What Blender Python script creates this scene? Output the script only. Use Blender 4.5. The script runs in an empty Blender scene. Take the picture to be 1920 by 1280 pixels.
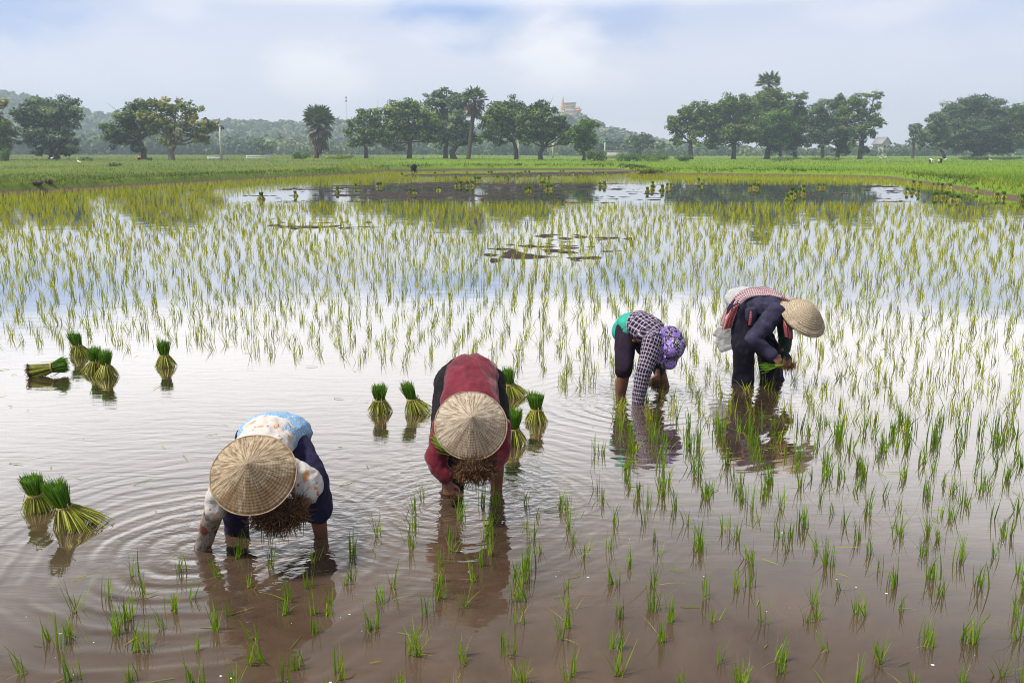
import bpy, bmesh, math, random
import numpy as np
from mathutils import Vector, Matrix, noise as mnoise

R = math.radians
scene = bpy.context.scene
COL = scene.collection
random.seed(7)
rng = np.random.default_rng(11)

# ------------------------------------------------------------------ camera, sky, sun, exposure
CAM_H = 2.2
FOCAL = 1680.0                      # in pixels of a 1920 px wide picture
PITCH = math.atan(355.0 / FOCAL)
cam_d = bpy.data.cameras.new('camera')
cam_d.sensor_width = 36.0
cam_d.lens = 36.0 * FOCAL / 1920.0
cam_d.clip_start = 0.1
cam_d.clip_end = 6000.0
cam = bpy.data.objects.new('camera', cam_d)
COL.objects.link(cam)
cam.location = (0, 0, CAM_H)
cam.rotation_euler = (math.pi / 2 - PITCH, 0, 0)
scene.camera = cam

SUN_EL, SUN_AZ = 60.0, -112.0        # azimuth from +Y, negative = towards -X
sun_d = bpy.data.lights.new('sun', 'SUN')
sun_d.energy = 3.5
sun_d.angle = R(8.0)
sun_d.color = (1.0, 0.955, 0.88)
sun = bpy.data.objects.new('sun', sun_d)
COL.objects.link(sun)
sd = Vector((math.sin(R(SUN_AZ)) * math.cos(R(SUN_EL)), math.cos(R(SUN_AZ)) * math.cos(R(SUN_EL)), math.sin(R(SUN_EL))))
sun.rotation_euler = sd.to_track_quat('Z', 'Y').to_euler()

scene.view_settings.view_transform = 'Standard'
scene.view_settings.look = 'None'
scene.view_settings.exposure = 0.70
scene.view_settings.gamma = 1.0
scene.cycles.max_bounces = 6
scene.cycles.transparent_max_bounces = 8
scene.cycles.caustics_reflective = False
scene.cycles.caustics_refractive = False
scene.cycles.use_denoising = True
scene.cycles.denoising_input_passes = 'RGB_ALBEDO_NORMAL'
scene.cycles.denoising_prefilter = 'ACCURATE'
scene.cycles.filter_width = 1.05

world = bpy.data.worlds.new('World')
scene.world = world
world.use_nodes = True


class NT:
    """small helper to wire node trees"""
    def __init__(self, tree):
        self.t = tree
        self.n = tree.nodes
        self.l = tree.links

    def new(self, typ, **kw):
        n = self.n.new(typ)
        for k, v in kw.items():
            setattr(n, k, v)
        return n

    def put(self, sock, v):
        if isinstance(v, bpy.types.NodeSocket):
            self.l.new(v, sock)
        elif isinstance(v, (tuple, list)) and len(v) == 3 and sock.type == 'RGBA':
            sock.default_value = (*v, 1.0)
        else:
            sock.default_value = v

    def math(self, op, a, b=0.0, c=None, clamp=False):
        n = self.new('ShaderNodeMath', operation=op, use_clamp=clamp)
        self.put(n.inputs[0], a)
        self.put(n.inputs[1], b)
        if c is not None:
            self.put(n.inputs[2], c)
        return n.outputs[0]

    def vmath(self, op, a, b=(0, 0, 0)):
        n = self.new('ShaderNodeVectorMath', operation=op)
        self.put(n.inputs[0], a)
        if op == 'SCALE':
            self.put(n.inputs[3], b)
        else:
            self.put(n.inputs[1], b)
        return n.outputs['Value'] if op in ('LENGTH', 'DISTANCE', 'DOT_PRODUCT') else n.outputs[0]

    def mix(self, f, a, b, blend='MIX'):
        n = self.new('ShaderNodeMix', data_type='RGBA', blend_type=blend)
        self.put(n.inputs[0], f)
        self.put(n.inputs[6], a)
        self.put(n.inputs[7], b)
        return n.outputs[2]

    def noise(self, vec, scale, detail=3.0, rough=0.55, dist=0.0):
        n = self.new('ShaderNodeTexNoise')
        if vec is not None:
            self.put(n.inputs['Vector'], vec)
        n.inputs['Scale'].default_value = scale
        n.inputs['Detail'].default_value = detail
        n.inputs['Roughness'].default_value = rough
        n.inputs['Distortion'].default_value = dist
        return n.outputs['Fac']

    def ramp(self, f, stops, interp='LINEAR'):
        n = self.new('ShaderNodeValToRGB')
        n.color_ramp.interpolation = interp
        el = n.color_ramp.elements
        while len(el) < len(stops):
            el.new(0.5)
        for e, (p, c) in zip(el, stops):
            e.position = p
            e.color = (*c, 1.0) if len(c) == 3 else c
        self.put(n.inputs[0], f)
        return n.outputs[0]

    def remap(self, v, a, b, c=0.0, d=1.0, smooth=False):
        n = self.new('ShaderNodeMapRange', interpolation_type='SMOOTHSTEP' if smooth else 'LINEAR')
        self.put(n.inputs[0], v)
        for i, q in enumerate((a, b, c, d)):
            n.inputs[i + 1].default_value = q
        return n.outputs[0]

    def mapping(self, vec, scale=(1, 1, 1), loc=(0, 0, 0), rot=(0, 0, 0)):
        n = self.new('ShaderNodeMapping')
        self.put(n.inputs[0], vec)
        n.inputs['Location'].default_value = loc
        n.inputs['Rotation'].default_value = rot
        n.inputs['Scale'].default_value = scale
        return n.outputs[0]


def px_dir(px, py):
    """direction of the sky seen at a pixel of the 1920x1280 picture (used once, to aim the clouds)"""
    cp, sp = math.cos(PITCH), math.sin(PITCH)
    u, v = (px - 960) / FOCAL, (640 - py) / FOCAL
    return Vector((u, cp + v * sp, -sp + v * cp)).normalized()


def build_world():
    w = NT(world.node_tree)
    w.n.clear()
    STR = 0.1
    out = w.new('ShaderNodeOutputWorld')
    bg = w.new('ShaderNodeBackground')
    bg.inputs['Strength'].default_value = STR
    sky = w.new('ShaderNodeTexSky', sky_type='NISHITA')
    sky.sun_disc = False
    sky.sun_elevation = R(SUN_EL)
    sky.sun_rotation = R(SUN_AZ)
    sky.air_density = 1.0
    sky.dust_density = 1.5
    sky.ozone_density = 1.5
    d = w.vmath('NORMALIZE', w.new('ShaderNodeTexCoord').outputs['Generated'])
    sep = w.new('ShaderNodeSeparateXYZ')
    w.put(sep.inputs[0], d)
    z = sep.outputs[2]
    # thin veil of cloud over a blue sky, thicker towards the horizon
    veil = w.ramp(z, [(0.0, (0.63, 0.63, 0.69)), (0.05, (0.59, 0.60, 0.685)), (0.10, (0.535, 0.555, 0.64)), (0.14, (0.46, 0.495, 0.615)),
                      (0.20, (0.62, 0.63, 0.66)), (0.36, (0.45, 0.45, 0.465)), (0.55, (0.36, 0.365, 0.39)), (1.0, (0.26, 0.28, 0.33))])
    col = lambda c: tuple(q / STR for q in c)
    veil = w.vmath('SCALE', veil, 1.0 / STR)
    big = w.noise(w.mapping(d, (2.2, 2.2, 7.0), (3.1, 0.7, 0.2)), 1.6, 5.0, 0.55, 0.4)
    thick = w.remap(big, 0.30, 0.62, 0.84, 1.0, True)
    low = w.remap(z, 0.02, 0.11, 1.0, 0.0, True)
    fac = w.math('MAXIMUM', thick, low)
    base = w.mix(0.5, w.vmath('SCALE', sky.outputs[0], 0.9), col((0.21, 0.33, 0.58)))
    c = w.mix(fac, base, veil)
    # blue openings at the top of the view
    for (px, py, r, a) in ((860, -25, 0.110, 0.92), (1180, 15, 0.085, 0.5), (10, -5, 0.11, 0.6), (1900, 0, 0.08, 0.2)):
        dd = w.vmath('DISTANCE', w.mapping(d, (1, 1, 1.5)), tuple(Vector((1, 1, 1.5)) * px_dir(px, py)))
        n2 = w.noise(w.mapping(d, (4, 4, 9)), 2.2, 5.0, 0.6, 0.5)
        dd = w.math('ADD', dd, w.math('MULTIPLY', w.math('SUBTRACT', n2, 0.5), 0.16))
        c = w.mix(w.remap(dd, r * 0.1, r, a, 0.0, True), c, col((0.20, 0.315, 0.57)))
    # soft white cumulus heads
    for (px, py, rx, rz, a) in ((600, 150, 0.075, 0.050, 0.85), (1040, 110, 0.070, 0.065, 0.9), (1110, 160, 0.06, 0.03, 0.45),
                                (340, 20, 0.055, 0.020, 0.35), (820, 60, 0.05, 0.028, 0.35), (1650, 20, 0.12, 0.02, 0.3), (1500, 235, 0.30, 0.022, 0.25)):
        k = Vector((1, 1, rx / rz))
        dd = w.vmath('DISTANCE', w.mapping(d, tuple(k)), tuple(k * px_dir(px, py)))
        n2 = w.noise(w.mapping(d, (5, 5, 10), (0.3, 0.1, 0.7)), 3.0, 6.0, 0.58, 0.3)
        dd = w.math('ADD', dd, w.math('MULTIPLY', w.math('SUBTRACT', n2, 0.5), rx * 1.5))
        c = w.mix(w.remap(dd, rx * 0.15, rx, a, 0.0, True), c, col((0.69, 0.685, 0.72)))
    # added bright cloud deck, unseen above the view, to whiten the paddy's reflections
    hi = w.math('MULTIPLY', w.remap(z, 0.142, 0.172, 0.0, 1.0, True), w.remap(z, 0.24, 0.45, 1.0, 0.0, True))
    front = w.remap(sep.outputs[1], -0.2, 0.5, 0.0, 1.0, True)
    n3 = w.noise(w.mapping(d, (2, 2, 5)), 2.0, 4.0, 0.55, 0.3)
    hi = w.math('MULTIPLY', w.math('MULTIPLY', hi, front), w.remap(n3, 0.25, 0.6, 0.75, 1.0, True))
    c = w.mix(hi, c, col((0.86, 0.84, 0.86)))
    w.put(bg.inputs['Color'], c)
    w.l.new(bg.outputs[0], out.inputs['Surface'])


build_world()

# ------------------------------------------------------------------ where the photograph's features stand on the ground
CP, SP = math.cos(PITCH), math.sin(PITCH)


def ray(px, py):
    u, v = (px - 960.0) / FOCAL, (640.0 - py) / FOCAL
    return np.array([u, CP + v * SP, -SP + v * CP])


def W(px, py, Y):
    """world point at distance Y in front of the camera"""
    d = ray(px, py)
    return Vector(d * (Y / d[1])) + Vector((0, 0, CAM_H))


def G(px, py, z=0.0):
    """point of the level z below a pixel"""
    d = ray(px, py)
    return Vector(d * ((z - CAM_H) / d[2])) + Vector((0, 0, CAM_H))


def to_px(x, y, z):
    x = np.asarray(x, float); y = np.asarray(y, float); z = np.asarray(z, float) - CAM_H
    dep = y * CP - z * SP
    up = y * SP + z * CP
    return 960 + FOCAL * x / dep, 640 - FOCAL * up / dep


def inside(poly, x, y):
    x = np.asarray(x, float); y = np.asarray(y, float)
    res = np.zeros(x.shape, bool)
    n = len(poly)
    for i in range(n):
        x1, y1 = poly[i]; x2, y2 = poly[(i + 1) % n]
        if y1 == y2:
            continue
        c = ((y1 > y) != (y2 > y)) & (x < (x2 - x1) * (y - y1) / (y2 - y1) + x1)
        res ^= c
    return res


def seg_dist(line, x, y, closed=True):
    best = np.full(np.shape(x), 1e9)
    n = len(line)
    for i in range(n if closed else n - 1):
        ax, ay = line[i]; bx, by = line[(i + 1) % n]
        dx, dy = bx - ax, by - ay
        t = np.clip(((x - ax) * dx + (y - ay) * dy) / (dx * dx + dy * dy + 1e-12), 0, 1)
        best = np.minimum(best, np.hypot(x - ax - t * dx, y - ay - t * dy))
    return best


def smooth01(x, a, b):
    t = np.clip((np.asarray(x, float) - a) / (b - a), 0, 1)
    return t * t * (3 - 2 * t)


# cheap lattice noise for numpy arrays
_LAT = rng.random((64, 64, 64)).astype(np.float32)


def vnoise(x, y, z=0.0):
    x, y, z = np.broadcast_arrays(np.asarray(x, float), np.asarray(y, float), np.asarray(z, float))
    xi, yi, zi = np.floor(x).astype(int), np.floor(y).astype(int), np.floor(z).astype(int)
    fx, fy, fz = x - xi, y - yi, z - zi
    fx, fy, fz = fx * fx * (3 - 2 * fx), fy * fy * (3 - 2 * fy), fz * fz * (3 - 2 * fz)
    g = lambda a, b, c: _LAT[(xi + a) & 63, (yi + b) & 63, (zi + c) & 63]
    l = lambda a, b, t: a + (b - a) * t
    return l(l(l(g(0, 0, 0), g(1, 0, 0), fx), l(g(0, 1, 0), g(1, 1, 0), fx), fy),
             l(l(g(0, 0, 1), g(1, 0, 1), fx), l(g(0, 1, 1), g(1, 1, 1), fx), fy), fz)


def fbm(x, y, z=0.0, o=4):
    s, a, t = 0.0, 1.0, 0.0
    for i in range(o):
        f = 2.0 ** i
        s = s + a * vnoise(np.asarray(x) * f + 17.3 * i, np.asarray(y) * f + 5.1 * i, np.asarray(z) * f + 9.7 * i)
        t += a
        a *= 0.5
    return s / t


# ------------------------------------------------------------------ mesh and object helpers
class Mesh:
    """collects vertices / faces (numpy) with a 'tint' value per vertex and a material slot per face"""
    def __init__(self):
        self.v, self.t, self.f4, self.f3, self.m4, self.m3 = [], [], [], [], [], []
        self.n = 0

    def add(self, v, quads=None, tris=None, tint=0.5, slot=0):
        v = np.asarray(v, np.float32).reshape(-1, 3)
        self.v.append(v)
        tt = np.empty(len(v), np.float32)
        tt[:] = tint
        self.t.append(tt)
        if quads is not None and len(quads):
            q = np.asarray(quads, np.int64).reshape(-1, 4) + self.n
            self.f4.append(q)
            self.m4.append(np.full(len(q), slot, np.int32))
        if tris is not None and len(tris):
            q = np.asarray(tris, np.int64).reshape(-1, 3) + self.n
            self.f3.append(q)
            self.m3.append(np.full(len(q), slot, np.int32))
        self.n += len(v)

    def mesh(self, name, mats, smooth=False):
        me = bpy.data.meshes.new(name)
        v = np.concatenate(self.v) if self.v else np.zeros((0, 3), np.float32)
        f4 = np.concatenate(self.f4) if self.f4 else np.zeros((0, 4), np.int64)
        f3 = np.concatenate(self.f3) if self.f3 else np.zeros((0, 3), np.int64)
        me.vertices.add(len(v))
        me.vertices.foreach_set('co', v.ravel())
        loops = np.concatenate([f4.ravel(), f3.ravel()]).astype(np.int32)
        me.loops.add(len(loops))
        me.loops.foreach_set('vertex_index', loops)
        tot = np.concatenate([np.full(len(f4), 4), np.full(len(f3), 3)]).astype(np.int32)
        start = np.concatenate([[0], np.cumsum(tot)[:-1]]).astype(np.int32) if len(tot) else np.zeros(0, np.int32)
        me.polygons.add(len(tot))
        me.polygons.foreach_set('loop_start', start)
        me.polygons.foreach_set('loop_total', tot)
        for m in (mats if isinstance(mats, (list, tuple)) else [mats]):
            me.materials.append(m)
        mi = np.concatenate([np.concatenate(self.m4) if self.m4 else np.zeros(0, np.int32),
                             np.concatenate(self.m3) if self.m3 else np.zeros(0, np.int32)]).astype(np.int32)
        me.polygons.foreach_set('material_index', mi)
        if smooth:
            me.polygons.foreach_set('use_smooth', np.ones(len(tot), bool))
        a = me.attributes.new('tint', 'FLOAT', 'POINT')
        a.data.foreach_set('value', np.concatenate(self.t))
        me.update(calc_edges=True)
        return me

    def build(self, name, mats, parent=None, smooth=False, loc=None):
        return link(name, self.mesh(name, mats, smooth), parent, loc)


def link(name, me, parent=None, loc=None):
    o = bpy.data.objects.new(name, me)
    COL.objects.link(o)
    if loc is not None:
        o.location = loc
    if parent is not None:
        o.parent = parent
    return o


def tag(o, label=None, cat=None, group=None, kind=None):
    for k, v in (('label', label), ('category', cat), ('group', group), ('kind', kind)):
        if v:
            o[k] = v
    return o


def thing(name, loc, label, cat, group=None):
    e = bpy.data.objects.new(name, None)
    e.empty_display_size = 0.1
    COL.objects.link(e)
    e.location = loc
    return tag(e, label, cat, group)


def perp(d):
    d = d.normalized()
    a = Vector((0, 0, 1)) if abs(d.z) < 0.9 else Vector((1, 0, 0))
    s = d.cross(a).normalized()
    return s, s.cross(d).normalized()


def tube(M, pts, rads, seg=8, tint=0.5, slot=0, cap=True):
    pts = [Vector(p) for p in pts]
    n = len(pts)
    if not isinstance(rads, (list, tuple)):
        rads = [rads] * n
    vs = []
    s = None
    for i in range(n):
        d = (pts[min(i + 1, n - 1)] - pts[max(i - 1, 0)])
        d = d.normalized() if d.length > 1e-9 else Vector((0, 0, 1))
        if s is None:
            s, u = perp(d)
        else:
            s = (s - d * s.dot(d)).normalized()
            u = s.cross(d).normalized()
        for k in range(seg):
            a = 2 * math.pi * k / seg
            vs.append(pts[i] + (s * math.cos(a) + u * math.sin(a)) * rads[i])
    quads = [(i * seg + k, i * seg + (k + 1) % seg, (i + 1) * seg + (k + 1) % seg, (i + 1) * seg + k) for i in range(n - 1) for k in range(seg)]
    tris = []
    if cap:
        vs += [pts[0], pts[-1]]
        c0, c1 = n * seg, n * seg + 1
        tris += [(c0, (k + 1) % seg, k) for k in range(seg)]
        tris += [(c1, (n - 1) * seg + k, (n - 1) * seg + (k + 1) % seg) for k in range(seg)]
    M.add([tuple(v) for v in vs], quads, tris, tint, slot)


def box(M, c, size, rot=0.0, tint=0.5, slot=0, bevel=0.0):
    cx, cy, cz = c
    hx, hy, hz = size[0] / 2, size[1] / 2, size[2] / 2
    ca, sa = math.cos(rot), math.sin(rot)
    vs = []
    for z in (-hz, hz):
        for x, y in ((-hx, -hy), (hx, -hy), (hx, hy), (-hx, hy)):
            vs.append((cx + x * ca - y * sa, cy + x * sa + y * ca, cz + z))
    M.add(vs, [(0, 3, 2, 1), (4, 5, 6, 7), (0, 1, 5, 4), (1, 2, 6, 5), (2, 3, 7, 6), (3, 0, 4, 7)], None, tint, slot)


def blades(M, base, az, lean, length, width, bend, tint, seg=3, slot=0, fold=None):
    """grass-like blades, all arguments arrays of length N: base (N,3), az = direction it leans to, lean = angle from upright"""
    base = np.asarray(base, float)
    N = len(base)
    if N == 0:
        return
    az, lean, length, width, bend, tint = [np.broadcast_to(np.asarray(q, float), (N,)) for q in (az, lean, length, width, bend, tint)]
    dx, dy = np.cos(az), np.sin(az)
    side_a = az + np.pi / 2 + rng.normal(0, 0.5, N)
    sx, sy = np.cos(side_a), np.sin(side_a)
    pos = base.copy()
    rows = []
    for i in range(seg + 1):
        t = i / seg
        w = width * (1 - t) ** 0.6 * 0.5 if i < seg else width * 0.06
        w = np.where(t < 0.05, width * 0.4, w)
        l = pos - np.stack([sx * w, sy * w, 0 * w], 1)
        r = pos + np.stack([sx * w, sy * w, 0 * w], 1)
        rows.append(np.stack([l, r], 1))
        ang = lean + bend * (t + 0.5 / seg)
        step = length / seg
        pos = pos + np.stack([dx * np.sin(ang) * step, dy * np.sin(ang) * step, np.cos(ang) * step], 1)
    v = np.stack(rows, 1).reshape(N, (seg + 1) * 2, 3)
    k = (seg + 1) * 2
    q = np.array([(2 * i, 2 * i + 1, 2 * i + 3, 2 * i + 2) for i in range(seg)])
    quads = (q[None] + (np.arange(N) * k)[:, None, None]).reshape(-1, 4)
    M.add(v.reshape(-1, 3), quads, None, np.repeat(tint, k), slot)


def leaf_quads(M, c, nrm, size, tint, slot=0, aspect=1.0):
    """leaf sprays: a quad of given size at each centre, facing nrm (jittered outside)"""
    c = np.asarray(c, float)
    N = len(c)
    nrm = nrm / (np.linalg.norm(nrm, axis=1, keepdims=True) + 1e-9)
    rnd = rng.normal(size=(N, 3))
    a = np.cross(nrm, rnd)
    a /= np.linalg.norm(a, axis=1, keepdims=True) + 1e-9
    b = np.cross(nrm, a)
    s = np.broadcast_to(np.asarray(size, float), (N,))[:, None] * 0.5
    bend = nrm * s * 0.35
    v = np.stack([c - a * s, c + b * s * aspect - bend, c + a * s, c - b * s * aspect - bend], 1)
    M.add(v.reshape(-1, 3), np.arange(N * 4).reshape(-1, 4), None, np.repeat(np.broadcast_to(tint, (N,)), 4), slot)


# ------------------------------------------------------------------ materials
def new_mat(name):
    m = bpy.data.materials.new(name)
    m.use_nodes = True
    t = NT(m.node_tree)
    t.n.clear()
    out = t.new('ShaderNodeOutputMaterial')
    return m, t, out


def principled(t, out, color, rough=0.7, spec=0.3, bump=None, bump_d=0.01, bump_s=1.0, metal=0.0, sheen=0.0):
    p = t.new('ShaderNodeBsdfPrincipled')
    t.put(p.inputs['Base Color'], color)
    t.put(p.inputs['Roughness'], rough)
    t.put(p.inputs['Metallic'], metal)
    t.put(p.inputs['Specular IOR Level'], spec)
    if sheen:
        p.inputs['Sheen Weight'].default_value = sheen
        p.inputs['Sheen Roughness'].default_value = 0.4
    if bump is not None:
        b = t.new('ShaderNodeBump')
        b.inputs['Distance'].default_value = bump_d
        b.inputs['Strength'].default_value = bump_s
        t.put(b.inputs['Height'], bump)
        t.l.new(b.outputs[0], p.inputs['Normal'])
    if out is not None:
        t.l.new(p.outputs[0], out.inputs['Surface'])
    return p


def simple_mat(name, c1, c2, scale=20.0, rough=0.8, spec=0.3, bump=0.0, detail=4.0, stretch=(1, 1, 1)):
    m, t, out = new_mat(name)
    co = t.mapping(t.new('ShaderNodeTexCoord').outputs['Object'], stretch)
    n = t.noise(co, scale, detail, 0.6)
    col = t.mix(t.remap(n, 0.3, 0.7), c1, c2)
    principled(t, out, col, rough, spec, n if bump else None, bump)
    return m


def foliage_mat(name, stops, trans=0.35, rough=0.55, vary=0.12, spec=0.25):
    """leaf material; 'tint' on the vertices picks the leaf's colour"""
    m, t, out = new_mat(name)
    a = t.new('ShaderNodeAttribute', attribute_name='tint')
    oi = t.new('ShaderNodeObjectInfo')
    f = t.math('ADD', a.outputs['Fac'], t.math('MULTIPLY', t.math('SUBTRACT', oi.outputs['Random'], 0.5), vary))
    col = t.ramp(f, stops)
    p = principled(t, None, col, rough, spec)
    tr = t.new('ShaderNodeBsdfTranslucent')
    t.put(tr.inputs['Color'], t.vmath('MULTIPLY', col, (1.25, 1.2, 0.6)))
    mx = t.new('ShaderNodeMixShader')
    mx.inputs[0].default_value = trans
    t.l.new(p.outputs[0], mx.inputs[1])
    t.l.new(tr.outputs[0], mx.inputs[2])
    t.l.new(mx.outputs[0], out.inputs['Surface'])
    return m


MAT = {}
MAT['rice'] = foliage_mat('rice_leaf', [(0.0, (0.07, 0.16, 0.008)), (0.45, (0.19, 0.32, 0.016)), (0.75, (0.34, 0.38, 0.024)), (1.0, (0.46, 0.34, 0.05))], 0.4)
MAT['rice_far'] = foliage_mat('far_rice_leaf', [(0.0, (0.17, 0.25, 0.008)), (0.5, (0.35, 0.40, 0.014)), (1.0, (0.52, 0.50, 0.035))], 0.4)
MAT['leaf'] = foliage_mat('tree_leaf', [(0.0, (0.016, 0.045, 0.014)), (0.5, (0.092, 0.165, 0.044)), (1.0, (0.30, 0.38, 0.09))], 0.28)
MAT['leaf_grey'] = foliage_mat('dusty_tree_leaf', [(0.0, (0.018, 0.046, 0.024)), (0.5, (0.095, 0.160, 0.075)), (1.0, (0.28, 0.36, 0.17))], 0.25)
MAT['leaf_yellow'] = foliage_mat('yellowing_tree_leaf', [(0.0, (0.02, 0.05, 0.012)), (0.5, (0.125, 0.175, 0.03)), (1.0, (0.42, 0.37, 0.045))], 0.3)
MAT['leaf_bright'] = foliage_mat('fresh_tree_leaf', [(0.0, (0.025, 0.075, 0.012)), (0.5, (0.085, 0.18, 0.025)), (1.0, (0.22, 0.32, 0.04))], 0.3)
MAT['palm'] = foliage_mat('palm_leaf', [(0.0, (0.10, 0.065, 0.05)), (0.3, (0.14, 0.11, 0.06)), (0.45, (0.04, 0.085, 0.025)), (1.0, (0.11, 0.17, 0.05))], 0.2)
MAT['grass'] = foliage_mat('grass_blade', [(0.0, (0.05, 0.095, 0.012)), (0.5, (0.165, 0.235, 0.018)), (1.0, (0.35, 0.36, 0.04))], 0.3)
MAT['field'] = foliage_mat('green_rice_field', [(0.0, (0.13, 0.22, 0.008)), (0.5, (0.23, 0.36, 0.010)), (1.0, (0.33, 0.46, 0.018))], 0.35)
MAT['wood_leaf'] = foliage_mat('forest_leaf', [(0.0, (0.03, 0.065, 0.03)), (0.5, (0.11, 0.17, 0.075)), (1.0, (0.30, 0.32, 0.13))], 0.2)
MAT['bark'] = simple_mat('bark', (0.045, 0.035, 0.026), (0.12, 0.095, 0.075), 2.0, 0.9, 0.1, 0.05, 5, (4, 4, 0.8))
MAT['bark_light'] = simple_mat('pale_bark', (0.10, 0.085, 0.065), (0.22, 0.19, 0.15), 2.0, 0.9, 0.1, 0.05, 5, (4, 4, 0.8))
# ------------------------------------------------------------------ outline of the flooded paddy (seen along its banks)
BANK_PX = [(-420, 388), (-200, 375), (0, 363), (150, 355.5), (300, 347), (420, 340), (520, 334.5), (620, 329.5), (700, 324.5),
           (740, 320.5), (850, 318.5), (1000, 317.6), (1150, 318.0), (1183, 322), (1190, 326.5), (1260, 327.5), (1400, 328.5), (1500, 330),
           (1600, 331.5), (1660, 334), (1700, 340), (1750, 347), (1800, 355), (1860, 366), (1920, 378), (2050, 398), (2250, 430)]
BANK = [(p.x, p.y) for p in (G(*q) for q in BANK_PX)]
PADDY = [(-60, -40)] + [(-60, BANK[0][1])] + BANK + [(60, BANK[-1][1]), (60, -40)]


def land_level(x, y):
    """height of the dry land away from the banks"""
    base = 0.30 + 0.56 * smooth01(y, 100, 175) * smooth01(-np.asarray(x, float), -45, 45) + 0.10 * smooth01(y, 150, 300)
    return base


def land_z(x, y):
    x = np.asarray(x, float); y = np.asarray(y, float)
    d = seg_dist(BANK, x, y, False)
    ins = inside(PADDY, x, y)
    n = fbm(x * 0.8, y * 0.8, 0.0, 3) - 0.5
    n2 = fbm(x * 3.0, y * 3.0, 4.0, 2) - 0.5
    crest = 0.20 * np.exp(-((d - 0.9) / 0.8) ** 2) * (0.7 + 1.4 * (n + 0.3))
    up = smooth01(d + n * 0.5, 0.0, 0.8)
    z_out = -0.03 + up * (land_level(x, y) + n2 * 0.06 + crest)
    z_in = -0.03 - 0.5 * smooth01(d, 0.0, 1.5)
    return np.where(ins, z_in, z_out)


def build_land():
    ys = np.concatenate([np.linspace(30, 36, 10, endpoint=False), np.geomspace(36, 130, 330, endpoint=False), np.geomspace(130, 1500, 90)])
    us = np.linspace(-1.15, 1.15, 700)
    X = us[None, :] * ys[:, None]
    Y = np.repeat(ys[:, None], len(us), 1)
    Z = land_z(X, Y)
    nr, nc = X.shape
    M = Mesh()
    idx = np.arange(nr * nc).reshape(nr, nc)
    q = np.stack([idx[:-1, :-1], idx[:-1, 1:], idx[1:, 1:], idx[1:, :-1]], -1).reshape(-1, 4)
    px, py = to_px(X, Y, 0)
    bright = np.where((px > 700), smooth01(px, 640, 820), 0.0) * 0.8 + 0.1
    M.add(np.stack([X, Y, Z], -1).reshape(-1, 3), q, None, bright.ravel())
    m, t, out = new_mat('field_ground')
    pos = t.new('ShaderNodeNewGeometry').outputs['Position']
    sep = t.new('ShaderNodeSeparateXYZ')
    t.put(sep.inputs[0], pos)
    n = t.noise(pos, 0.35, 5.0, 0.6)
    nf = t.noise(pos, 3.5, 4.0, 0.65)
    a = t.new('ShaderNodeAttribute', attribute_name='tint').outputs['Fac']
    g1 = t.mix(n, (0.075, 0.125, 0.02), (0.14, 0.17, 0.03))
    g2 = t.mix(n, (0.12, 0.22, 0.012), (0.18, 0.29, 0.016))
    grass = t.mix(a, g1, g2)
    grass = t.mix(t.math('MULTIPLY', nf, 0.5), grass, (0.05, 0.08, 0.012))
    soil = t.mix(nf, (0.055, 0.036, 0.026), (0.15, 0.105, 0.075))
    h = t.math('ADD', sep.outputs[2], t.math('MULTIPLY', t.math('SUBTRACT', nf, 0.5), 0.16))
    col = t.mix(t.remap(h, 0.10, 0.20, 0, 1, True), soil, grass)
    principled(t, out, col, 0.9, 0.15, nf, 0.05)
    o = M.build('ground', m, None, True)
    tag(o, kind='structure')
    return o


build_land()

# ------------------------------------------------------------------ muddy water: still far out, ringed where the workers stand
RINGS = [(375, 1036, 1.4, 0.165, 0.75), (600, 1000, 0.45, 0.12, 0.45), (440, 988, 0.4, 0.10, 0.4), (845, 952, 0.9, 0.12, 0.6), (930, 914, 0.7, 0.12, 0.55),
         (1195, 757, 1.25, 0.15, 0.75), (1160, 738, 0.55, 0.12, 0.6), (1258, 724, 0.6, 0.11, 0.6), (1392, 716, 0.6, 0.12, 0.6), (1452, 712, 0.55, 0.11, 0.6)]


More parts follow.
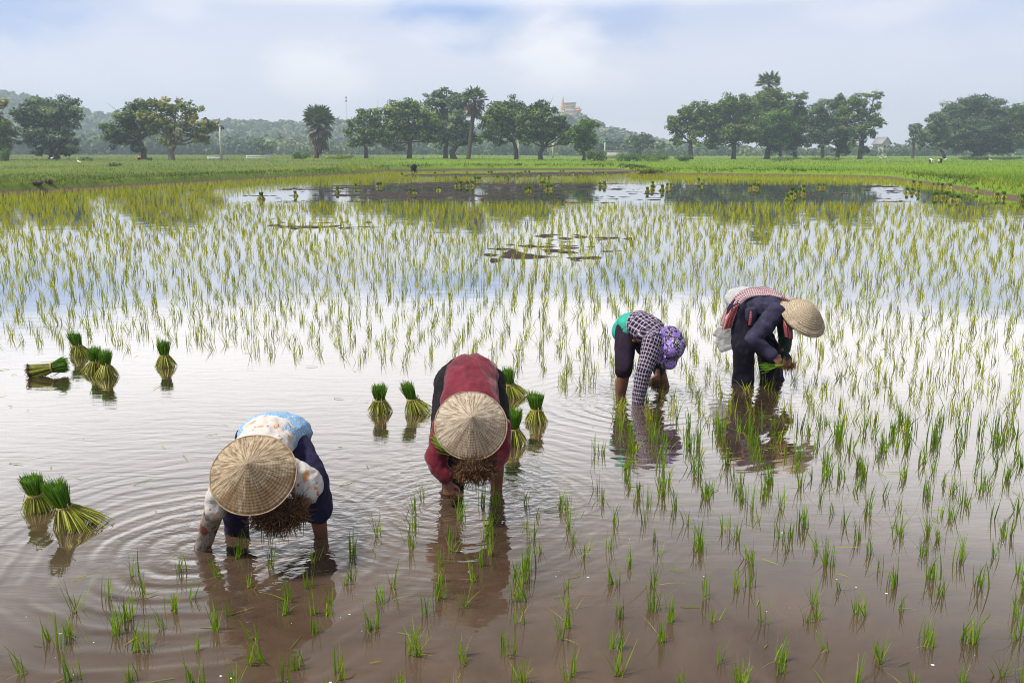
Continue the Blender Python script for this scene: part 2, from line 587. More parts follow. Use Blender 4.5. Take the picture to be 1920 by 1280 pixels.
def build_water():
    m, t, out = new_mat('muddy_water')
    pos = t.new('ShaderNodeNewGeometry').outputs['Position']
    sep = t.new('ShaderNodeSeparateXYZ')
    t.put(sep.inputs[0], pos)
    flat = t.new('ShaderNodeCombineXYZ')
    t.put(flat.inputs[0], sep.outputs[0])
    t.put(flat.inputs[1], sep.outputs[1])
    P = flat.outputs[0]
    # warp so the rings are not drawn with compasses
    wn = t.new('ShaderNodeTexNoise')
    t.put(wn.inputs['Vector'], P)
    wn.inputs['Scale'].default_value = 1.3
    wn.inputs['Detail'].default_value = 2.0
    warp = t.vmath('SCALE', t.vmath('SUBTRACT', wn.outputs['Color'], (0.5, 0.5, 0.5)), 0.26)
    Pw = t.vmath('ADD', P, t.vmath('MULTIPLY', warp, (1, 1, 0)))
    patch = t.remap(t.noise(P, 1.1, 2.0, 0.5), 0.30, 0.60, 0.45, 1.0, True)
    h = None
    for (px, py, amp, lam, reach) in RINGS:
        c = G(px, py)
        d = t.vmath('DISTANCE', Pw, (c.x, c.y, 0))
        k = t.math('SINE', t.math('MULTIPLY', d, 2 * math.pi / lam))
        k = t.math('ADD', k, t.math('MULTIPLY', t.math('SINE', t.math('MULTIPLY', d, 2 * math.pi / (lam * 0.47))), 0.28))
        env = t.math('MULTIPLY', t.math('POWER', 2.718, t.math('MULTIPLY', d, -1.0 / reach)), amp * lam * 0.0145)
        k = t.math('MULTIPLY', k, env)
        h = k if h is None else t.math('ADD', h, k)
    h = t.math('MULTIPLY', h, patch)
    # choppy little waves around each worker
    n_small = t.noise(t.mapping(Pw, (1.0, 1.6, 1)), 14.0, 2.0, 0.5, 0.6)
    near = None
    for (px, py, r) in ((500, 985, 0.75), (885, 925, 0.7), (1205, 745, 0.8), (1420, 715, 0.7)):
        c = G(px, py)
        d = t.remap(t.vmath('DISTANCE', P, (c.x, c.y, 0)), r * 0.25, r * 1.5, 1.0, 0.0, True)
        near = d if near is None else t.math('MAXIMUM', near, d)
    h = t.math('ADD', h, t.math('MULTIPLY', t.math('MULTIPLY', n_small, near), 0.0052))
    # faint breeze lines, strongest on the open patch between the workers and the planted rows
    br = t.noise(t.mapping(Pw, (0.9, 4.2, 1), (0, 0, 0), (0, 0, R(7))), 2.6, 3.0, 0.55, 0.4)
    fade = t.math('MULTIPLY', t.remap(sep.outputs[1], 6.0, 15.0, 1.0, 0.10, True), t.remap(sep.outputs[1], 3.8, 5.2, 0.25, 1.0, True))
    left = t.remap(sep.outputs[0], 1.5, -0.5, 0.30, 1.0, True)
    h = t.math('ADD', h, t.math('MULTIPLY', t.math('MULTIPLY', br, left), t.math('MULTIPLY', fade, 0.0034)))
    ln = t.noise(P, 1.0, 2.0, 0.5)
    h = t.math('ADD', h, t.math('MULTIPLY', ln, 0.0030))
    b = t.new('ShaderNodeBump')
    b.inputs['Distance'].default_value = 1.0
    b.inputs['Strength'].default_value = 1.0
    t.put(b.inputs['Height'], h)
    silt = t.remap(t.noise(P, 1.2, 6.0, 0.62, 1.2), 0.30, 0.70)
    col = t.mix(silt, (0.046, 0.029, 0.018), (0.094, 0.061, 0.041))
    dif = t.new('ShaderNodeBsdfDiffuse')
    t.put(dif.inputs[0], col)
    gl = t.new('ShaderNodeBsdfGlossy')
    gl.inputs['Roughness'].default_value = 0.015
    gl.inputs['Color'].default_value = (1.0, 0.982, 0.95, 1)
    t.l.new(b.outputs[0], gl.inputs['Normal'])
    lw = t.new('ShaderNodeLayerWeight')
    lw.inputs['Blend'].default_value = 0.5
    t.l.new(b.outputs[0], lw.inputs['Normal'])
    f = t.ramp(lw.outputs['Facing'], [(0.0, (0.02,) * 3), (0.44, (0.035,) * 3), (0.52, (0.115,) * 3), (0.59, (0.27,) * 3), (0.67, (0.47,) * 3), (0.79, (0.80,) * 3), (0.90, (0.96,) * 3), (1.0, (0.99,) * 3)])
    mx = t.new('ShaderNodeMixShader')
    t.put(mx.inputs[0], f)
    t.l.new(dif.outputs[0], mx.inputs[1])
    t.l.new(gl.outputs[0], mx.inputs[2])
    t.l.new(mx.outputs[0], out.inputs['Surface'])
    M = Mesh()
    ys = [-30, 0, 4, 10, 20, 40, 80, 140]
    xs = [-110, -40, -10, 0, 10, 40, 110]
    vs = [(x, y, 0.0) for y in ys for x in xs]
    k = len(xs)
    M.add(vs, [(j * k + i, j * k + i + 1, (j + 1) * k + i + 1, (j + 1) * k + i) for j in range(len(ys) - 1) for i in range(k - 1)])
    tag(M.build('water', m), kind='structure')


build_water()

# ------------------------------------------------------------------ mud showing above the water, far out
OPEN_PX = [(405, 372), (560, 351), (700, 346), (850, 341), (960, 341), (1130, 344), (1400, 344), (1650, 348), (1760, 356), (1830, 362),
           (1960, 384), (1960, 392), (1700, 381), (1300, 382), (1000, 381), (700, 379), (430, 381)]
STRIP_PX = [(752, 331.5), (760, 328.5), (870, 326), (1000, 324), (1180, 322), (1182, 326), (1120, 329.5), (960, 333), (850, 331.5)]
UNPLANTED_PX = [(-300, 640), (330, 655), (560, 668), (700, 684), (900, 692), (1120, 738), (1140, 775), (1128, 890), (1030, 925), (960, 945), (760, 925),
                (640, 1035), (400, 1022), (235, 1048), (140, 1110), (20, 1195), (-200, 1300)]


def build_mud():
    m, t, out = new_mat('wet_mud')
    pos = t.new('ShaderNodeNewGeometry').outputs['Position']
    n = t.noise(pos, 2.5, 5.0, 0.65)
    col = t.mix(n, (0.022, 0.016, 0.014), (0.065, 0.048, 0.042))
    principled(t, out, col, 0.9, 0.12, n, 0.03)

    def sheet(poly_px, y0, y1, nx, ny, thr_f, name):
        poly = poly_px
        xs = np.linspace(-0.62, 0.62, nx)
        ys = np.linspace(y0, y1, ny)
        X = xs[None] * ys[:, None]
        Y = np.repeat(ys[:, None], nx, 1)
        px, py = to_px(X, Y, 0)
        n = 0.50 * fbm(X * 0.30, Y * 0.9, 2.0, 4) + 0.50 * fbm(X * 2.2, Y * 4.0, 5.0, 3)
        z = np.clip((n - thr_f(px, py)) * 0.35, -0.05, 0.05) + 0.012 * (fbm(X * 2, Y * 2, 1, 2) - 0.5)
        ok = inside(poly, px, py)
        z = np.where(ok, z, -0.06)
        idx = np.arange(X.size).reshape(X.shape)
        q = np.stack([idx[:-1, :-1], idx[:-1, 1:], idx[1:, 1:], idx[1:, :-1]], -1).reshape(-1, 4)
        keep = (z.ravel()[q] > -0.015).any(1)
        M = Mesh()
        M.add(np.stack([X, Y, z], -1).reshape(-1, 3), q[keep])
        tag(M.build(name, m, None, True), kind='structure')

    thr = lambda px, py: 0.635 - 0.045 * smooth01(px, 540, 700) * (1 - smooth01(px, 1050, 1130)) + 0.03 * smooth01(px, 1130, 1200) - 0.06 * smooth01(px, 1610, 1650) * (1 - smooth01(px, 1690, 1720))
    sheet(OPEN_PX, 36, 66, 800, 300, thr, 'mud_flat')
    sheet(STRIP_PX, 70, 104, 500, 160, lambda px, py: 0.50 + 0 * px, 'mud_strip')
    midp = [(900, 470), (1000, 440), (1100, 440), (1190, 438), (1180, 470), (1130, 488), (1060, 492), (920, 490)]
    sheet(midp, 17, 26, 500, 200, lambda px, py: 0.575 + 0 * px, 'mud_shoal')
    sheet([(500, 410), (560, 408), (640, 412), (760, 415), (760, 424), (640, 430), (500, 428)], 26, 34, 500, 120, lambda px, py: 0.625 + 0 * px, 'mud_bar')


build_mud()

# ------------------------------------------------------------------ rice seedlings
def tuft_arrays(n, hgt, wid, rnd):
    pass


def tuft_into(M, x, y, h, w, nb, lean_az, lean, tint, spread=0.022, seg=3):
    """tufts at arrays x, y: nb blades each"""
    x = np.asarray(x, float); N = len(x)
    rep = lambda q: np.repeat(np.broadcast_to(np.asarray(q, float), (N,)), nb)
    K = N * nb
    bx = rep(x) + rng.normal(0, 1, K) * rep(spread)
    by = rep(y) + rng.normal(0, 1, K) * rep(spread)
    # each tuft leans its own way and each blade a bit off that
    az = rep(lean_az) + rng.normal(0, 0.9, K)
    le = np.abs(rep(lean) + rng.normal(0, 0.16, K))
    ln = rep(h) * rng.uniform(0.55, 1.1, K)
    bend = rng.normal(0.12, 0.28, K)
    blades(M, np.stack([bx, by, np.full(K, -0.02)], 1), az, le, ln + 0.02, rep(w) * rng.uniform(0.7, 1.2, K), bend,
           np.clip(rep(tint) + rng.normal(0, 0.13, K), 0, 1), seg)


def seedling_positions():
    pts = []
    Y = 3.15
    while Y < 36.5:
        if Y < 7.5:
            sy, sx = 0.195, 0.235
        elif Y < 14:
            sy, sx = 0.195 + (Y - 7.5) * 0.045, 0.245
        else:
            sy, sx = 0.49 + (Y - 14) * 0.042, 0.25
        half = 0.82 * Y + 1.0
        k0 = math.ceil(-half / sx)
        xs = (np.arange(k0, -k0 + 1) + 0.35) * sx + 0.05 * Y          # columns keep their place from row to row
        xs = xs + rng.normal(0, 0.028, len(xs)) + 0.03 * math.sin(Y * 3)
        ys = Y + rng.normal(0, 0.055 if Y < 7.5 else 0.15 * sy, len(xs)) + 0.10 * sy * np.sin(xs * 0.9 + Y) - 0.035 * xs
        pts.append(np.stack([xs, ys], 1))
        Y += sy
    p = np.concatenate(pts)
    px, py = to_px(p[:, 0], p[:, 1], 0)
    ok = ~inside(UNPLANTED_PX, px + rng.normal(0, 8, len(px)), py + rng.normal(0, 5, len(px)))
    ok &= ~inside(OPEN_PX, px, py)
    ok &= ~inside(PADDY, p[:, 0], p[:, 1]) == False
    ok &= rng.random(len(p)) > 0.07
    for (qx, qy, r) in [(600, 1000, .16), (440, 990, .14), (375, 1036, .12), (845, 950, .14), (930, 915, .16), (855, 905, .16), (1160, 738, .15), (1258, 724, .15),
                        (1195, 757, .10), (1392, 716, .14), (1452, 712, .14), (1480, 700, .12)]:
        c = G(qx, qy)
        ok &= np.hypot(p[:, 0] - c.x, p[:, 1] - c.y) > r
    return p[ok]


SEED = seedling_positions()


def build_seedlings():
    p = SEED
    px, py = to_px(p[:, 0], p[:, 1], 0)
    vis = (px > -25) & (px < 1945) & (py < 1310)
    order = np.argsort(np.where(vis, p[:, 1], 1e9))
    n_obj = min(300, int(vis.sum()))
    near, rest = order[:n_obj], np.setdiff1d(order, order[:n_obj])
    rest = rest[p[rest, 1] > p[near, 1].max() - 0.4]
    variants = []
    for i in range(18):
        M = Mesh()
        k = 2 if rng.random() < 0.3 else 1
        for j in range(k):
            ox, oy = (0, 0) if j == 0 else rng.normal(0, 0.028, 2)
            tuft_into(M, [ox], [oy], rng.uniform(0.105, 0.17), 0.0074, int(rng.integers(7, 13)), rng.uniform(0, 6.28), rng.uniform(0.04, 0.22), rng.uniform(0.22, 0.5), 0.013, 4)
        # a yellowed blade and one lying on the water
        if i % 2 == 0:
            blades(M, [(0.01, 0, -0.02)], rng.uniform(0, 6.28), 0.35, 0.12, 0.006, 0.2, 0.95, 4)
        if i % 3 == 0:
            blades(M, [(0.0, 0.01, 0.0)], rng.uniform(0, 6.28), 1.1, rng.uniform(0.1, 0.18), 0.005, 0.45, 0.7, 4)
        variants.append(M.mesh('rice_seedling', MAT['rice']))
    for q, i in enumerate(near):
        o = link('rice_seedling', variants[int(rng.integers(len(variants)))])
        s = rng.uniform(0.8, 1.22) * (0.92 + 0.38 * float(smooth01(p[i, 1], 4.5, 8.0)))
        o.location = (p[i, 0], p[i, 1], 0)
        o.rotation_euler = (0, 0, rng.uniform(0, 6.28))
        o.scale = (s, s, s)
        tag(o, 'young green rice seedling standing alone in the brown water around the bending workers', 'rice seedling', 'rice seedlings near the workers')
    # the rest of the planted rows
    M = Mesh()
    x, y = p[rest, 0], p[rest, 1]
    h = 0.150 + 0.045 * smooth01(y, 8, 16)
    lean_az = np.where(rng.random(len(x)) < 0.5, np.pi, 0.0) + rng.normal(0, 0.5, len(x))
    lean = 0.10 + np.abs(rng.normal(0, 0.20, len(x)))
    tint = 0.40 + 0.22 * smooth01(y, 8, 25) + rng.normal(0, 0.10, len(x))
    w = 0.0078 + 0.0110 * smooth01(y, 7, 28)
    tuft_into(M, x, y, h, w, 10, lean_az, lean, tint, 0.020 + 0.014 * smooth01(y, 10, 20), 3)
    # the dense yellow-green plots farther out
    band = []
    for Y in np.arange(36, 118, 0.8):
        sx = 0.17
        xs = np.arange(-0.85 * Y, 0.75 * Y, sx)
        xs = xs + rng.normal(0, 0.06, len(xs))
        band.append(np.stack([xs, Y + rng.uniform(-0.4, 0.4, len(xs))], 1))
    b = np.concatenate(band)
    bx, by = to_px(b[:, 0], b[:, 1], 0)
    ok = inside(PADDY, b[:, 0], b[:, 1]) & ~inside(OPEN_PX, bx, by) & ~inside(STRIP_PX, bx, by)
    ok &= ~((bx > 735) & (bx < 1185) & (by < 324))
    # thinner where the plot is kept by single rows
    ok &= rng.random(len(b)) < np.where(b[:, 1] < 48, 0.95, 0.70)
    b = b[ok]
    hb = np.full(len(b), 0.22)
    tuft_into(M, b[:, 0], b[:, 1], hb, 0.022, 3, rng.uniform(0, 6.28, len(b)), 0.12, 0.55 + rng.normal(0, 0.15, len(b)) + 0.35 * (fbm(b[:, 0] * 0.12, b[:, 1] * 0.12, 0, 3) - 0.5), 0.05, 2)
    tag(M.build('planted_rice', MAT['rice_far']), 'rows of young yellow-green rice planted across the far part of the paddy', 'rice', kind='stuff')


build_seedlings()

# ------------------------------------------------------------------ grass on the banks and rice on the fields behind them
def build_field_grass():
    def scatter(n, region, zone):
        px = rng.uniform(-420, 2250, n)
        py = rng.uniform(294.0, 400, n)
        d = np.stack([(px - 960) / FOCAL, CP + (640 - py) / FOCAL * SP, -SP + (640 - py) / FOCAL * CP], 1)
        t = (0.25 - CAM_H) / d[:, 2]
        x, y = d[:, 0] * t, d[:, 1] * t
        x = x + rng.uniform(-0.3, 0.3, n)
        y = y * rng.uniform(0.985, 1.015, n)
        dist = seg_dist(BANK, x, y, False)
        out_ = ~inside(PADDY, x, y)
        keep = out_ & (y < 420) & region(px, py, dist, x, y)
        return x[keep], y[keep], dist[keep], px[keep]
    # bright green rice behind the back and right-hand banks
    x, y, d, px = scatter(185000, lambda a, b, dd, xx, yy: (dd > 1.6) & (a > 640) & (yy < 175), 0)
    M = Mesh()
    z = land_z(x, y)
    s = y / 60.0
    blades(M, np.stack([x, y, z - 0.02], 1), rng.uniform(0, 6.28, len(x)), 0.25, rng.uniform(0.18, 0.34, len(x)), 0.028 * s + 0.012, 0.3,
           np.clip(0.5 + rng.normal(0, 0.2, len(x)) + 1.5 * (fbm(x * 0.06, y * 0.06, 3, 3) - 0.5), 0, 1), 2)
    tag(M.build('field_rice', MAT['field']), 'bright green rice growing thickly on the fields behind the banks', 'rice', kind='stuff')
    # rough grass: left-hand field, the banks and the strip under the trees
    x, y, d, px = scatter(210000, lambda a, b, dd, xx, yy: (dd > 0.35) & ((a < 700) | (dd < 2.0) | (yy > 165)), 0)
    # weeds thick along the banks themselves
    B = np.array(BANK)
    seg = np.linalg.norm(np.diff(B, axis=0), axis=1)
    n = 60000
    si = rng.choice(len(seg), n, p=seg / seg.sum())
    t = rng.random(n)[:, None]
    pb = B[si] * (1 - t) + B[si + 1] * t
    tn = (B[si + 1] - B[si]) / seg[si][:, None]
    nb = np.stack([-tn[:, 1], tn[:, 0]], 1)
    wx, wy = (pb + nb * rng.uniform(-2.8, 2.8, n)[:, None]).T
    wd = seg_dist(BANK, wx, wy, False)
    clump = fbm(wx * 0.5, wy * 0.5, 11, 3)
    ok = ~inside(PADDY, wx, wy) & (wd > 0.45) & (rng.random(n) < 0.35 + 1.6 * (clump - 0.38))
    x, y, d = np.concatenate([x, wx[ok]]), np.concatenate([y, wy[ok]]), np.concatenate([d, wd[ok]])
    M = Mesh()
    z = land_z(x, y)
    s = y / 60.0
    h = rng.uniform(0.10, 0.26, len(x)) * (1 + 0.5 * (d < 2.0)) * (0.7 + 0.9 * fbm(x * 0.25, y * 0.25, 7, 3))
    blades(M, np.stack([x, y, z - 0.02], 1), rng.uniform(0, 6.28, len(x)), 0.35, h, 0.03 * s + 0.012, 0.4,
           np.clip(0.45 + rng.normal(0, 0.2, len(x)) + 2.0 * (fbm(x * 0.08, y * 0.08, 5, 3) - 0.5) - 0.2 * (d < 2.2), 0, 1), 2)
    tag(M.build('grass', MAT['grass']), 'rough grass on the banks and the field under the trees', 'grass', kind='stuff')


build_field_grass()

# ------------------------------------------------------------------ wooded hills far behind, and the belt of woods at their foot
RIDGE_PX = [(-500, 150), (-200, 155), (-60, 160), (0, 168), (50, 176), (100, 190), (150, 202), (200, 210), (260, 220), (320, 224), (390, 224), (440, 222), (520, 225),
            (600, 224), (650, 222), (740, 228), (830, 236), (900, 236), (960, 226), (1010, 216), (1050, 209), (1085, 212), (1100, 219), (1130, 234), (1175, 246), (1215, 256),
            (1260, 266), (1330, 276), (1500, 281), (2600, 282)]


def hill_height(x, y):
    x = np.asarray(x, float); y = np.asarray(y, float)
    YR = 820.0
    px = 960 + FOCAL * x / (YR * CP + 2.0 * SP)
    rp = np.interp(px, [q[0] for q in RIDGE_PX], [q[1] for q in RIDGE_PX])
    H = CAM_H + (285 - rp) / FOCAL * YR * 1.0 - 9.5
    s = smooth01(y, 560, YR) * (1 - 0.6 * smooth01(y, YR, 1100))
    return np.maximum(H * s, 0) - 0.5 + 3 * (fbm(x * 0.02, y * 0.02, 1, 3) - 0.5) * s


def build_hills():
    xs = np.linspace(-850, 1000, 220)
    ys = np.linspace(545, 1100, 90)
    X, Y = np.meshgrid(xs, ys)
    Z = hill_height(X, Y)
    idx = np.arange(X.size).reshape(X.shape)
    q = np.stack([idx[:-1, :-1], idx[:-1, 1:], idx[1:, 1:], idx[1:, :-1]], -1).reshape(-1, 4)
    M = Mesh()
    M.add(np.stack([X, Y, Z], -1).reshape(-1, 3), q)
    m, t, out = new_mat('hill_soil')
    pos = t.new('ShaderNodeNewGeometry').outputs['Position']
    n = t.noise(pos, 0.03, 5.0, 0.6)
    principled(t, out, t.mix(t.remap(n, 0.35, 0.65), (0.04, 0.065, 0.025), (0.13, 0.12, 0.07)), 0.95, 0.1)
    tag(M.build('hills', m, None, True), kind='structure')
    # trees on the slopes
    n = 5200
    x = rng.uniform(-700, 560, n)
    y = 570 + 300 * rng.random(n) ** 0.8
    z = hill_height(x, y)
    k = (z > 0.5) & (rng.random(n) < 0.9)
    x, y, z = x[k], y[k], z[k]
    r = rng.uniform(2.4, 5.2, len(x))
    M = Mesh()
    per = 26
    d = rng.normal(size=(len(x), per, 3))
    d[..., 2] = np.abs(d[..., 2]) * 0.9 - 0.1
    d /= np.linalg.norm(d, axis=2, keepdims=True)
    c = np.stack([x, y, z + r * 0.7], 1)[:, None] + d * r[:, None, None] * rng.uniform(0.75, 1.08, (len(x), per, 1))
    tint = np.clip(rng.normal(0.5, 0.22, len(x))[:, None] + rng.normal(0, 0.1, (len(x), per)), 0, 1)
    nr = d + rng.normal(0, 0.35, d.shape)
    leaf_quads(M, c.reshape(-1, 3), nr.reshape(-1, 3), np.repeat(r, per) * 0.8, tint.ravel())
    tag(M.build('hill_forest', MAT['wood_leaf']), 'hazy woods covering the far hills', 'woods', kind='stuff')
    # belt of lower woods on the plain
    M = Mesh()
    px = np.concatenate([rng.uniform(-60, 700, 520), rng.uniform(700, 1250, 330), rng.uniform(1230, 2000, 420)])
    Y = rng.uniform(400, 520, len(px))
    x = (px - 960) / FOCAL * Y
    top = np.interp(px, [-60, 100, 200, 330, 450, 560, 640, 760, 1000, 1130, 1180, 1240, 1300, 1600, 1700, 1800, 1980],
                    [250, 250, 252, 252, 256, 258, 262, 264, 262, 258, 262, 270, 274, 275, 270, 274, 272]) + rng.normal(0, 2.5, len(px))
    H = CAM_H + (285 - top) / FOCAL * Y
    H *= rng.uniform(0.55, 1.0, len(px))
    r = np.clip(H * 0.42, 1.0, 4.5)
    per = 46
    d = rng.normal(size=(len(x), per, 3))
    d /= np.linalg.norm(d, axis=2, keepdims=True)
    sc = np.stack([r * 1.15, r * 1.1, H * 0.52], 1)
    c = np.stack([x, Y, 0.3 + H * 0.50], 1)[:, None] + d * sc[:, None] * rng.uniform(0.8, 1.06, (len(x), per, 1))
    tint = np.clip(rng.normal(0.38, 0.2, len(x))[:, None] + rng.normal(0, 0.1, (len(x), per)), 0, 1)
    nr = d + rng.normal(0, 0.35, d.shape) + np.array([0, 0, 0.15])
    leaf_quads(M, c.reshape(-1, 3), nr.reshape(-1, 3), np.repeat(r, per) * 0.62, tint.ravel())
    tag(M.build('distant_woods', MAT['wood_leaf']), 'blue hazy belt of woods along the far edge of the plain', 'woods', kind='stuff')


build_hills()


def build_haze():
    m, t, out = new_mat('haze_air')
    v = t.new('ShaderNodeVolumePrincipled')
    v.inputs['Color'].default_value = (0.72, 0.87, 1.0, 1)
    v.inputs['Density'].default_value = 0.00072
    v.inputs['Anisotropy'].default_value = 0.2
    t.l.new(v.outputs[0], out.inputs['Volume'])
    M = Mesh()
    box(M, (0, 530, 38), (3300, 1990, 80))
    tag(M.build('haze', m), 'thin pale haze in the air over the fields', 'haze', kind='stuff')


build_haze()
# ------------------------------------------------------------------ trees
def pxm(Y):
    """metres per picture pixel at distance Y"""
    return Y * (CP + 0) / FOCAL / CP * 1.0


def ground_at(x, y):
    return float(land_z(np.array([x]), np.array([y]))[0])


def make_tree(name, label, Y, base_px, trunk_w, lobes, mat, tint=0.5, leaf=0.55, dens=1.0, bark='bark', forks=None, group=None, fork_h=0.35):
    """lobes: (px, py, rx, ry[, depth]) in picture pixels at distance Y; they become rounded leaf masses of real depth"""
    k = Y * CP / FOCAL
    bx = (base_px - 960) * k
    gz = ground_at(bx, Y)
    root = thing(name, (bx, Y, gz), label, 'tree', group)
    L = []
    for q in lobes:
        px, py, rx, ry = q[:4]
        dep = q[4] if len(q) > 4 else rng.uniform(-0.35, 0.35) * rx
        c = W(px, py, Y + dep * k)
        L.append((np.array([c.x - bx, c.y - Y, c.z - gz]), rx * k * 1.20, ry * k * 1.08))
    # fill the crown between its main masses
    for j in range(int(len(L) * 0.8 * dens)):
        a, b = L[int(rng.integers(len(L)))], L[int(rng.integers(len(L)))]
        if np.linalg.norm((a[0] - b[0])[[0, 2]]) < 2.6 * (a[1] + b[1]) / 2:
            t = rng.uniform(0.35, 0.65)
            L.append((a[0] * (1 - t) + b[0] * t + rng.normal(0, 0.2, 3), 0.72 * (a[1] + b[1]) / 2, 0.72 * (a[2] + b[2]) / 2))
    # crown
    M = Mesh()
    for (c, rx, ry) in L:
        area = rx * ry
        nsub = max(12, int(area * 2.7 * dens))
        d = rng.normal(size=(nsub, 3))
        d /= np.linalg.norm(d, axis=1, keepdims=True)
        rad = rng.uniform(0.25, 0.95, nsub)[:, None]
        sub_c = c + d * rad * np.array([rx, rx * 0.9, ry])
        sub_r = rng.uniform(0.20, 0.36, nsub) * min(rx, ry) + 0.22
        per = np.clip((sub_r ** 2 * 60 / (leaf * leaf) * 0.3).astype(int), 10, 90)
        for i in range(nsub):
            m = int(per[i])
            dd = rng.normal(size=(m, 3))
            dd /= np.linalg.norm(dd, axis=1, keepdims=True)
            dd[:, 2] = dd[:, 2] * 0.8 + 0.1
            cc = sub_c[i] + dd * sub_r[i] * rng.uniform(0.45, 1.15, (m, 1)) * np.array([1.15, 1.15, 0.85])
            nr = dd * 0.8 + np.array([0, 0, 0.45]) + rng.normal(0, 0.45, (m, 3))
            tt = np.clip(tint + rng.normal(0, 0.20) + rng.normal(0, 0.16, m), 0, 1)
            leaf_quads(M, cc, nr, leaf * rng.uniform(0.65, 1.25, m), tt, 0, 0.7)
    M.build('crown', MAT[mat], root)
    # trunk and limbs
    T = Mesh()
    tw = trunk_w * k * 0.5
    cz = np.mean([c for c, _, _ in L], axis=0)
    low = min(c[2] - ry for c, rx, ry in L)
    top = max(c[2] for c, rx, ry in L)
    fh = max(low * 0.9, top * fork_h) if forks is None else forks
    fork = Vector((cz[0] * 0.35, cz[1] * 0.3, fh))
    mid = Vector((cz[0] * 0.05 + rng.normal(0, tw * 0.5), 0, fh * 0.5))
    tube(T, [(0, 0, -0.15), (0, 0, 0.25), mid, fork], [tw * 1.7, tw * 1.15, tw, tw * 0.85], 9)
    for (c, rx, ry) in L[:len(lobes)]:
        e = Vector(c)
        m1 = fork.lerp(e, 0.45) + Vector((rng.normal(0, 0.15), rng.normal(0, 0.15), -0.08 * (e - fork).length))
        rr = tw * (0.20 + 0.12 * rng.random())
        tube(T, [fork + Vector((0, 0, -0.1)), m1, e, e + (e - m1) * 0.35], [rr * 1.35, rr, rr * 0.6, rr * 0.2], 7)
        for j in range(4):
            q = e + Vector((rng.normal(0, 0.45) * rx, rng.normal(0, 0.4) * rx, rng.normal(0.2, 0.4) * ry))
            s = m1.lerp(e, rng.uniform(0.2, 0.9))
            tube(T, [s, s.lerp(q, 0.5) + Vector((0, 0, -0.05 * (q - s).length)), q], [rr * 0.5, rr * 0.34, rr * 0.1], 5)
    T.build('trunk', MAT[bark], root, True)
    return root


GT = 'trees standing along the edge of the far fields'
# (left side)
make_tree('broadleaf_tree', 'green tree cut off by the edge of the picture beside the grey-green tree', 165, -35, 12,
          [(-20, 225, 38, 26), (-5, 255, 30, 26), (-60, 200, 40, 30), (-8, 195, 18, 14), (5, 245, 18, 20)], 'leaf_yellow', 0.42, group=GT)
make_tree('broadleaf_tree', 'spreading grey-green tree with a second low crown hiding its trunk', 172, 95, 8,
          [(80, 210, 42, 28), (115, 205, 34, 24), (62, 240, 30, 26), (140, 222, 20, 18), (100, 240, 34, 22), (52, 262, 20, 16), (75, 195, 26, 14)], 'leaf_grey', 0.5, group=GT)
make_tree('broadleaf_tree', 'low dense bushy tree in front of the spreading grey-green tree', 168, 103, 10,
          [(85, 262, 26, 24), (120, 265, 26, 24), (100, 280, 30, 14), (135, 278, 18, 14), (75, 284, 14, 10)], 'leaf_grey', 0.42, group=GT, fork_h=0.2)
make_tree('broadleaf_tree', 'dark leaning tree left of and behind the yellowing tree', 170, 268, 10,
          [(225, 245, 28, 22), (215, 262, 22, 16), (250, 220, 30, 28), (270, 200, 30, 16), (245, 268, 26, 14), (285, 235, 25, 22), (262, 282, 12, 8)], 'leaf', 0.42, group=GT)
make_tree('broadleaf_tree', 'yellowing wide tree with a short forked trunk beside the utility pole', 164, 321, 11,
          [(300, 205, 30, 20), (330, 197, 32, 16), (358, 215, 28, 20), (385, 240, 22, 16), (345, 245, 30, 18), (305, 240, 26, 22), (290, 225, 22, 18), (375, 262, 22, 14),
           (312, 268, 16, 12), (400, 236, 12, 10), (268, 212, 18, 14)],
          'leaf_yellow', 0.55, dens=0.72, group=GT, bark='bark_light', fork_h=0.3)
# (middle group)
make_tree('broadleaf_tree', 'slim airy tree, first of the middle group after the lone palm', 195, 686, 7,
          [(668, 250, 20, 16), (682, 225, 22, 20), (700, 215, 14, 14), (664, 268, 14, 10), (702, 245, 20, 20), (690, 270, 18, 8), (655, 235, 8, 10)], 'leaf', 0.55, dens=0.75, group=GT)
make_tree('broadleaf_tree', 'broad round-crowned tree with a straight trunk beside the slim airy tree', 200, 767, 9,
          [(740, 215, 28, 24), (765, 205, 30, 20), (795, 222, 26, 24), (745, 248, 28, 22), (785, 250, 30, 20), (722, 265, 20, 16), (812, 258, 18, 20), (728, 230, 16, 18), (745, 276, 12, 8)],
          'leaf', 0.55, group=GT)
make_tree('broadleaf_tree', 'tall dense dark tree right of the broad round-crowned tree', 212, 835, 8,
          [(815, 190, 22, 20), (840, 184, 28, 16), (855, 205, 26, 24), (830, 222, 26, 22), (838, 250, 22, 22), (865, 235, 16, 20), (830, 272, 14, 10)], 'leaf_grey', 0.42, group=GT)
make_tree('broadleaf_tree', 'pale grey-green tree with a thick double trunk in front of the tall dark tree', 200, 850, 11,
          [(850, 225, 24, 20), (868, 240, 22, 22), (846, 250, 20, 20), (880, 262, 18, 14), (860, 268, 16, 12), (898, 258, 14, 12)], 'leaf_grey', 0.62, dens=0.8, group=GT)
make_tree('broadleaf_tree', 'leafy tree with a bent trunk right of the fan palm with dead fronds', 202, 968, 7,
          [(940, 215, 24, 24), (919, 224, 20, 24), (960, 200, 26, 18), (925, 240, 22, 20), (955, 240, 26, 22), (985, 222, 22, 24), (938, 266, 20, 12), (975, 258, 18, 14)], 'leaf', 0.55, group=GT)
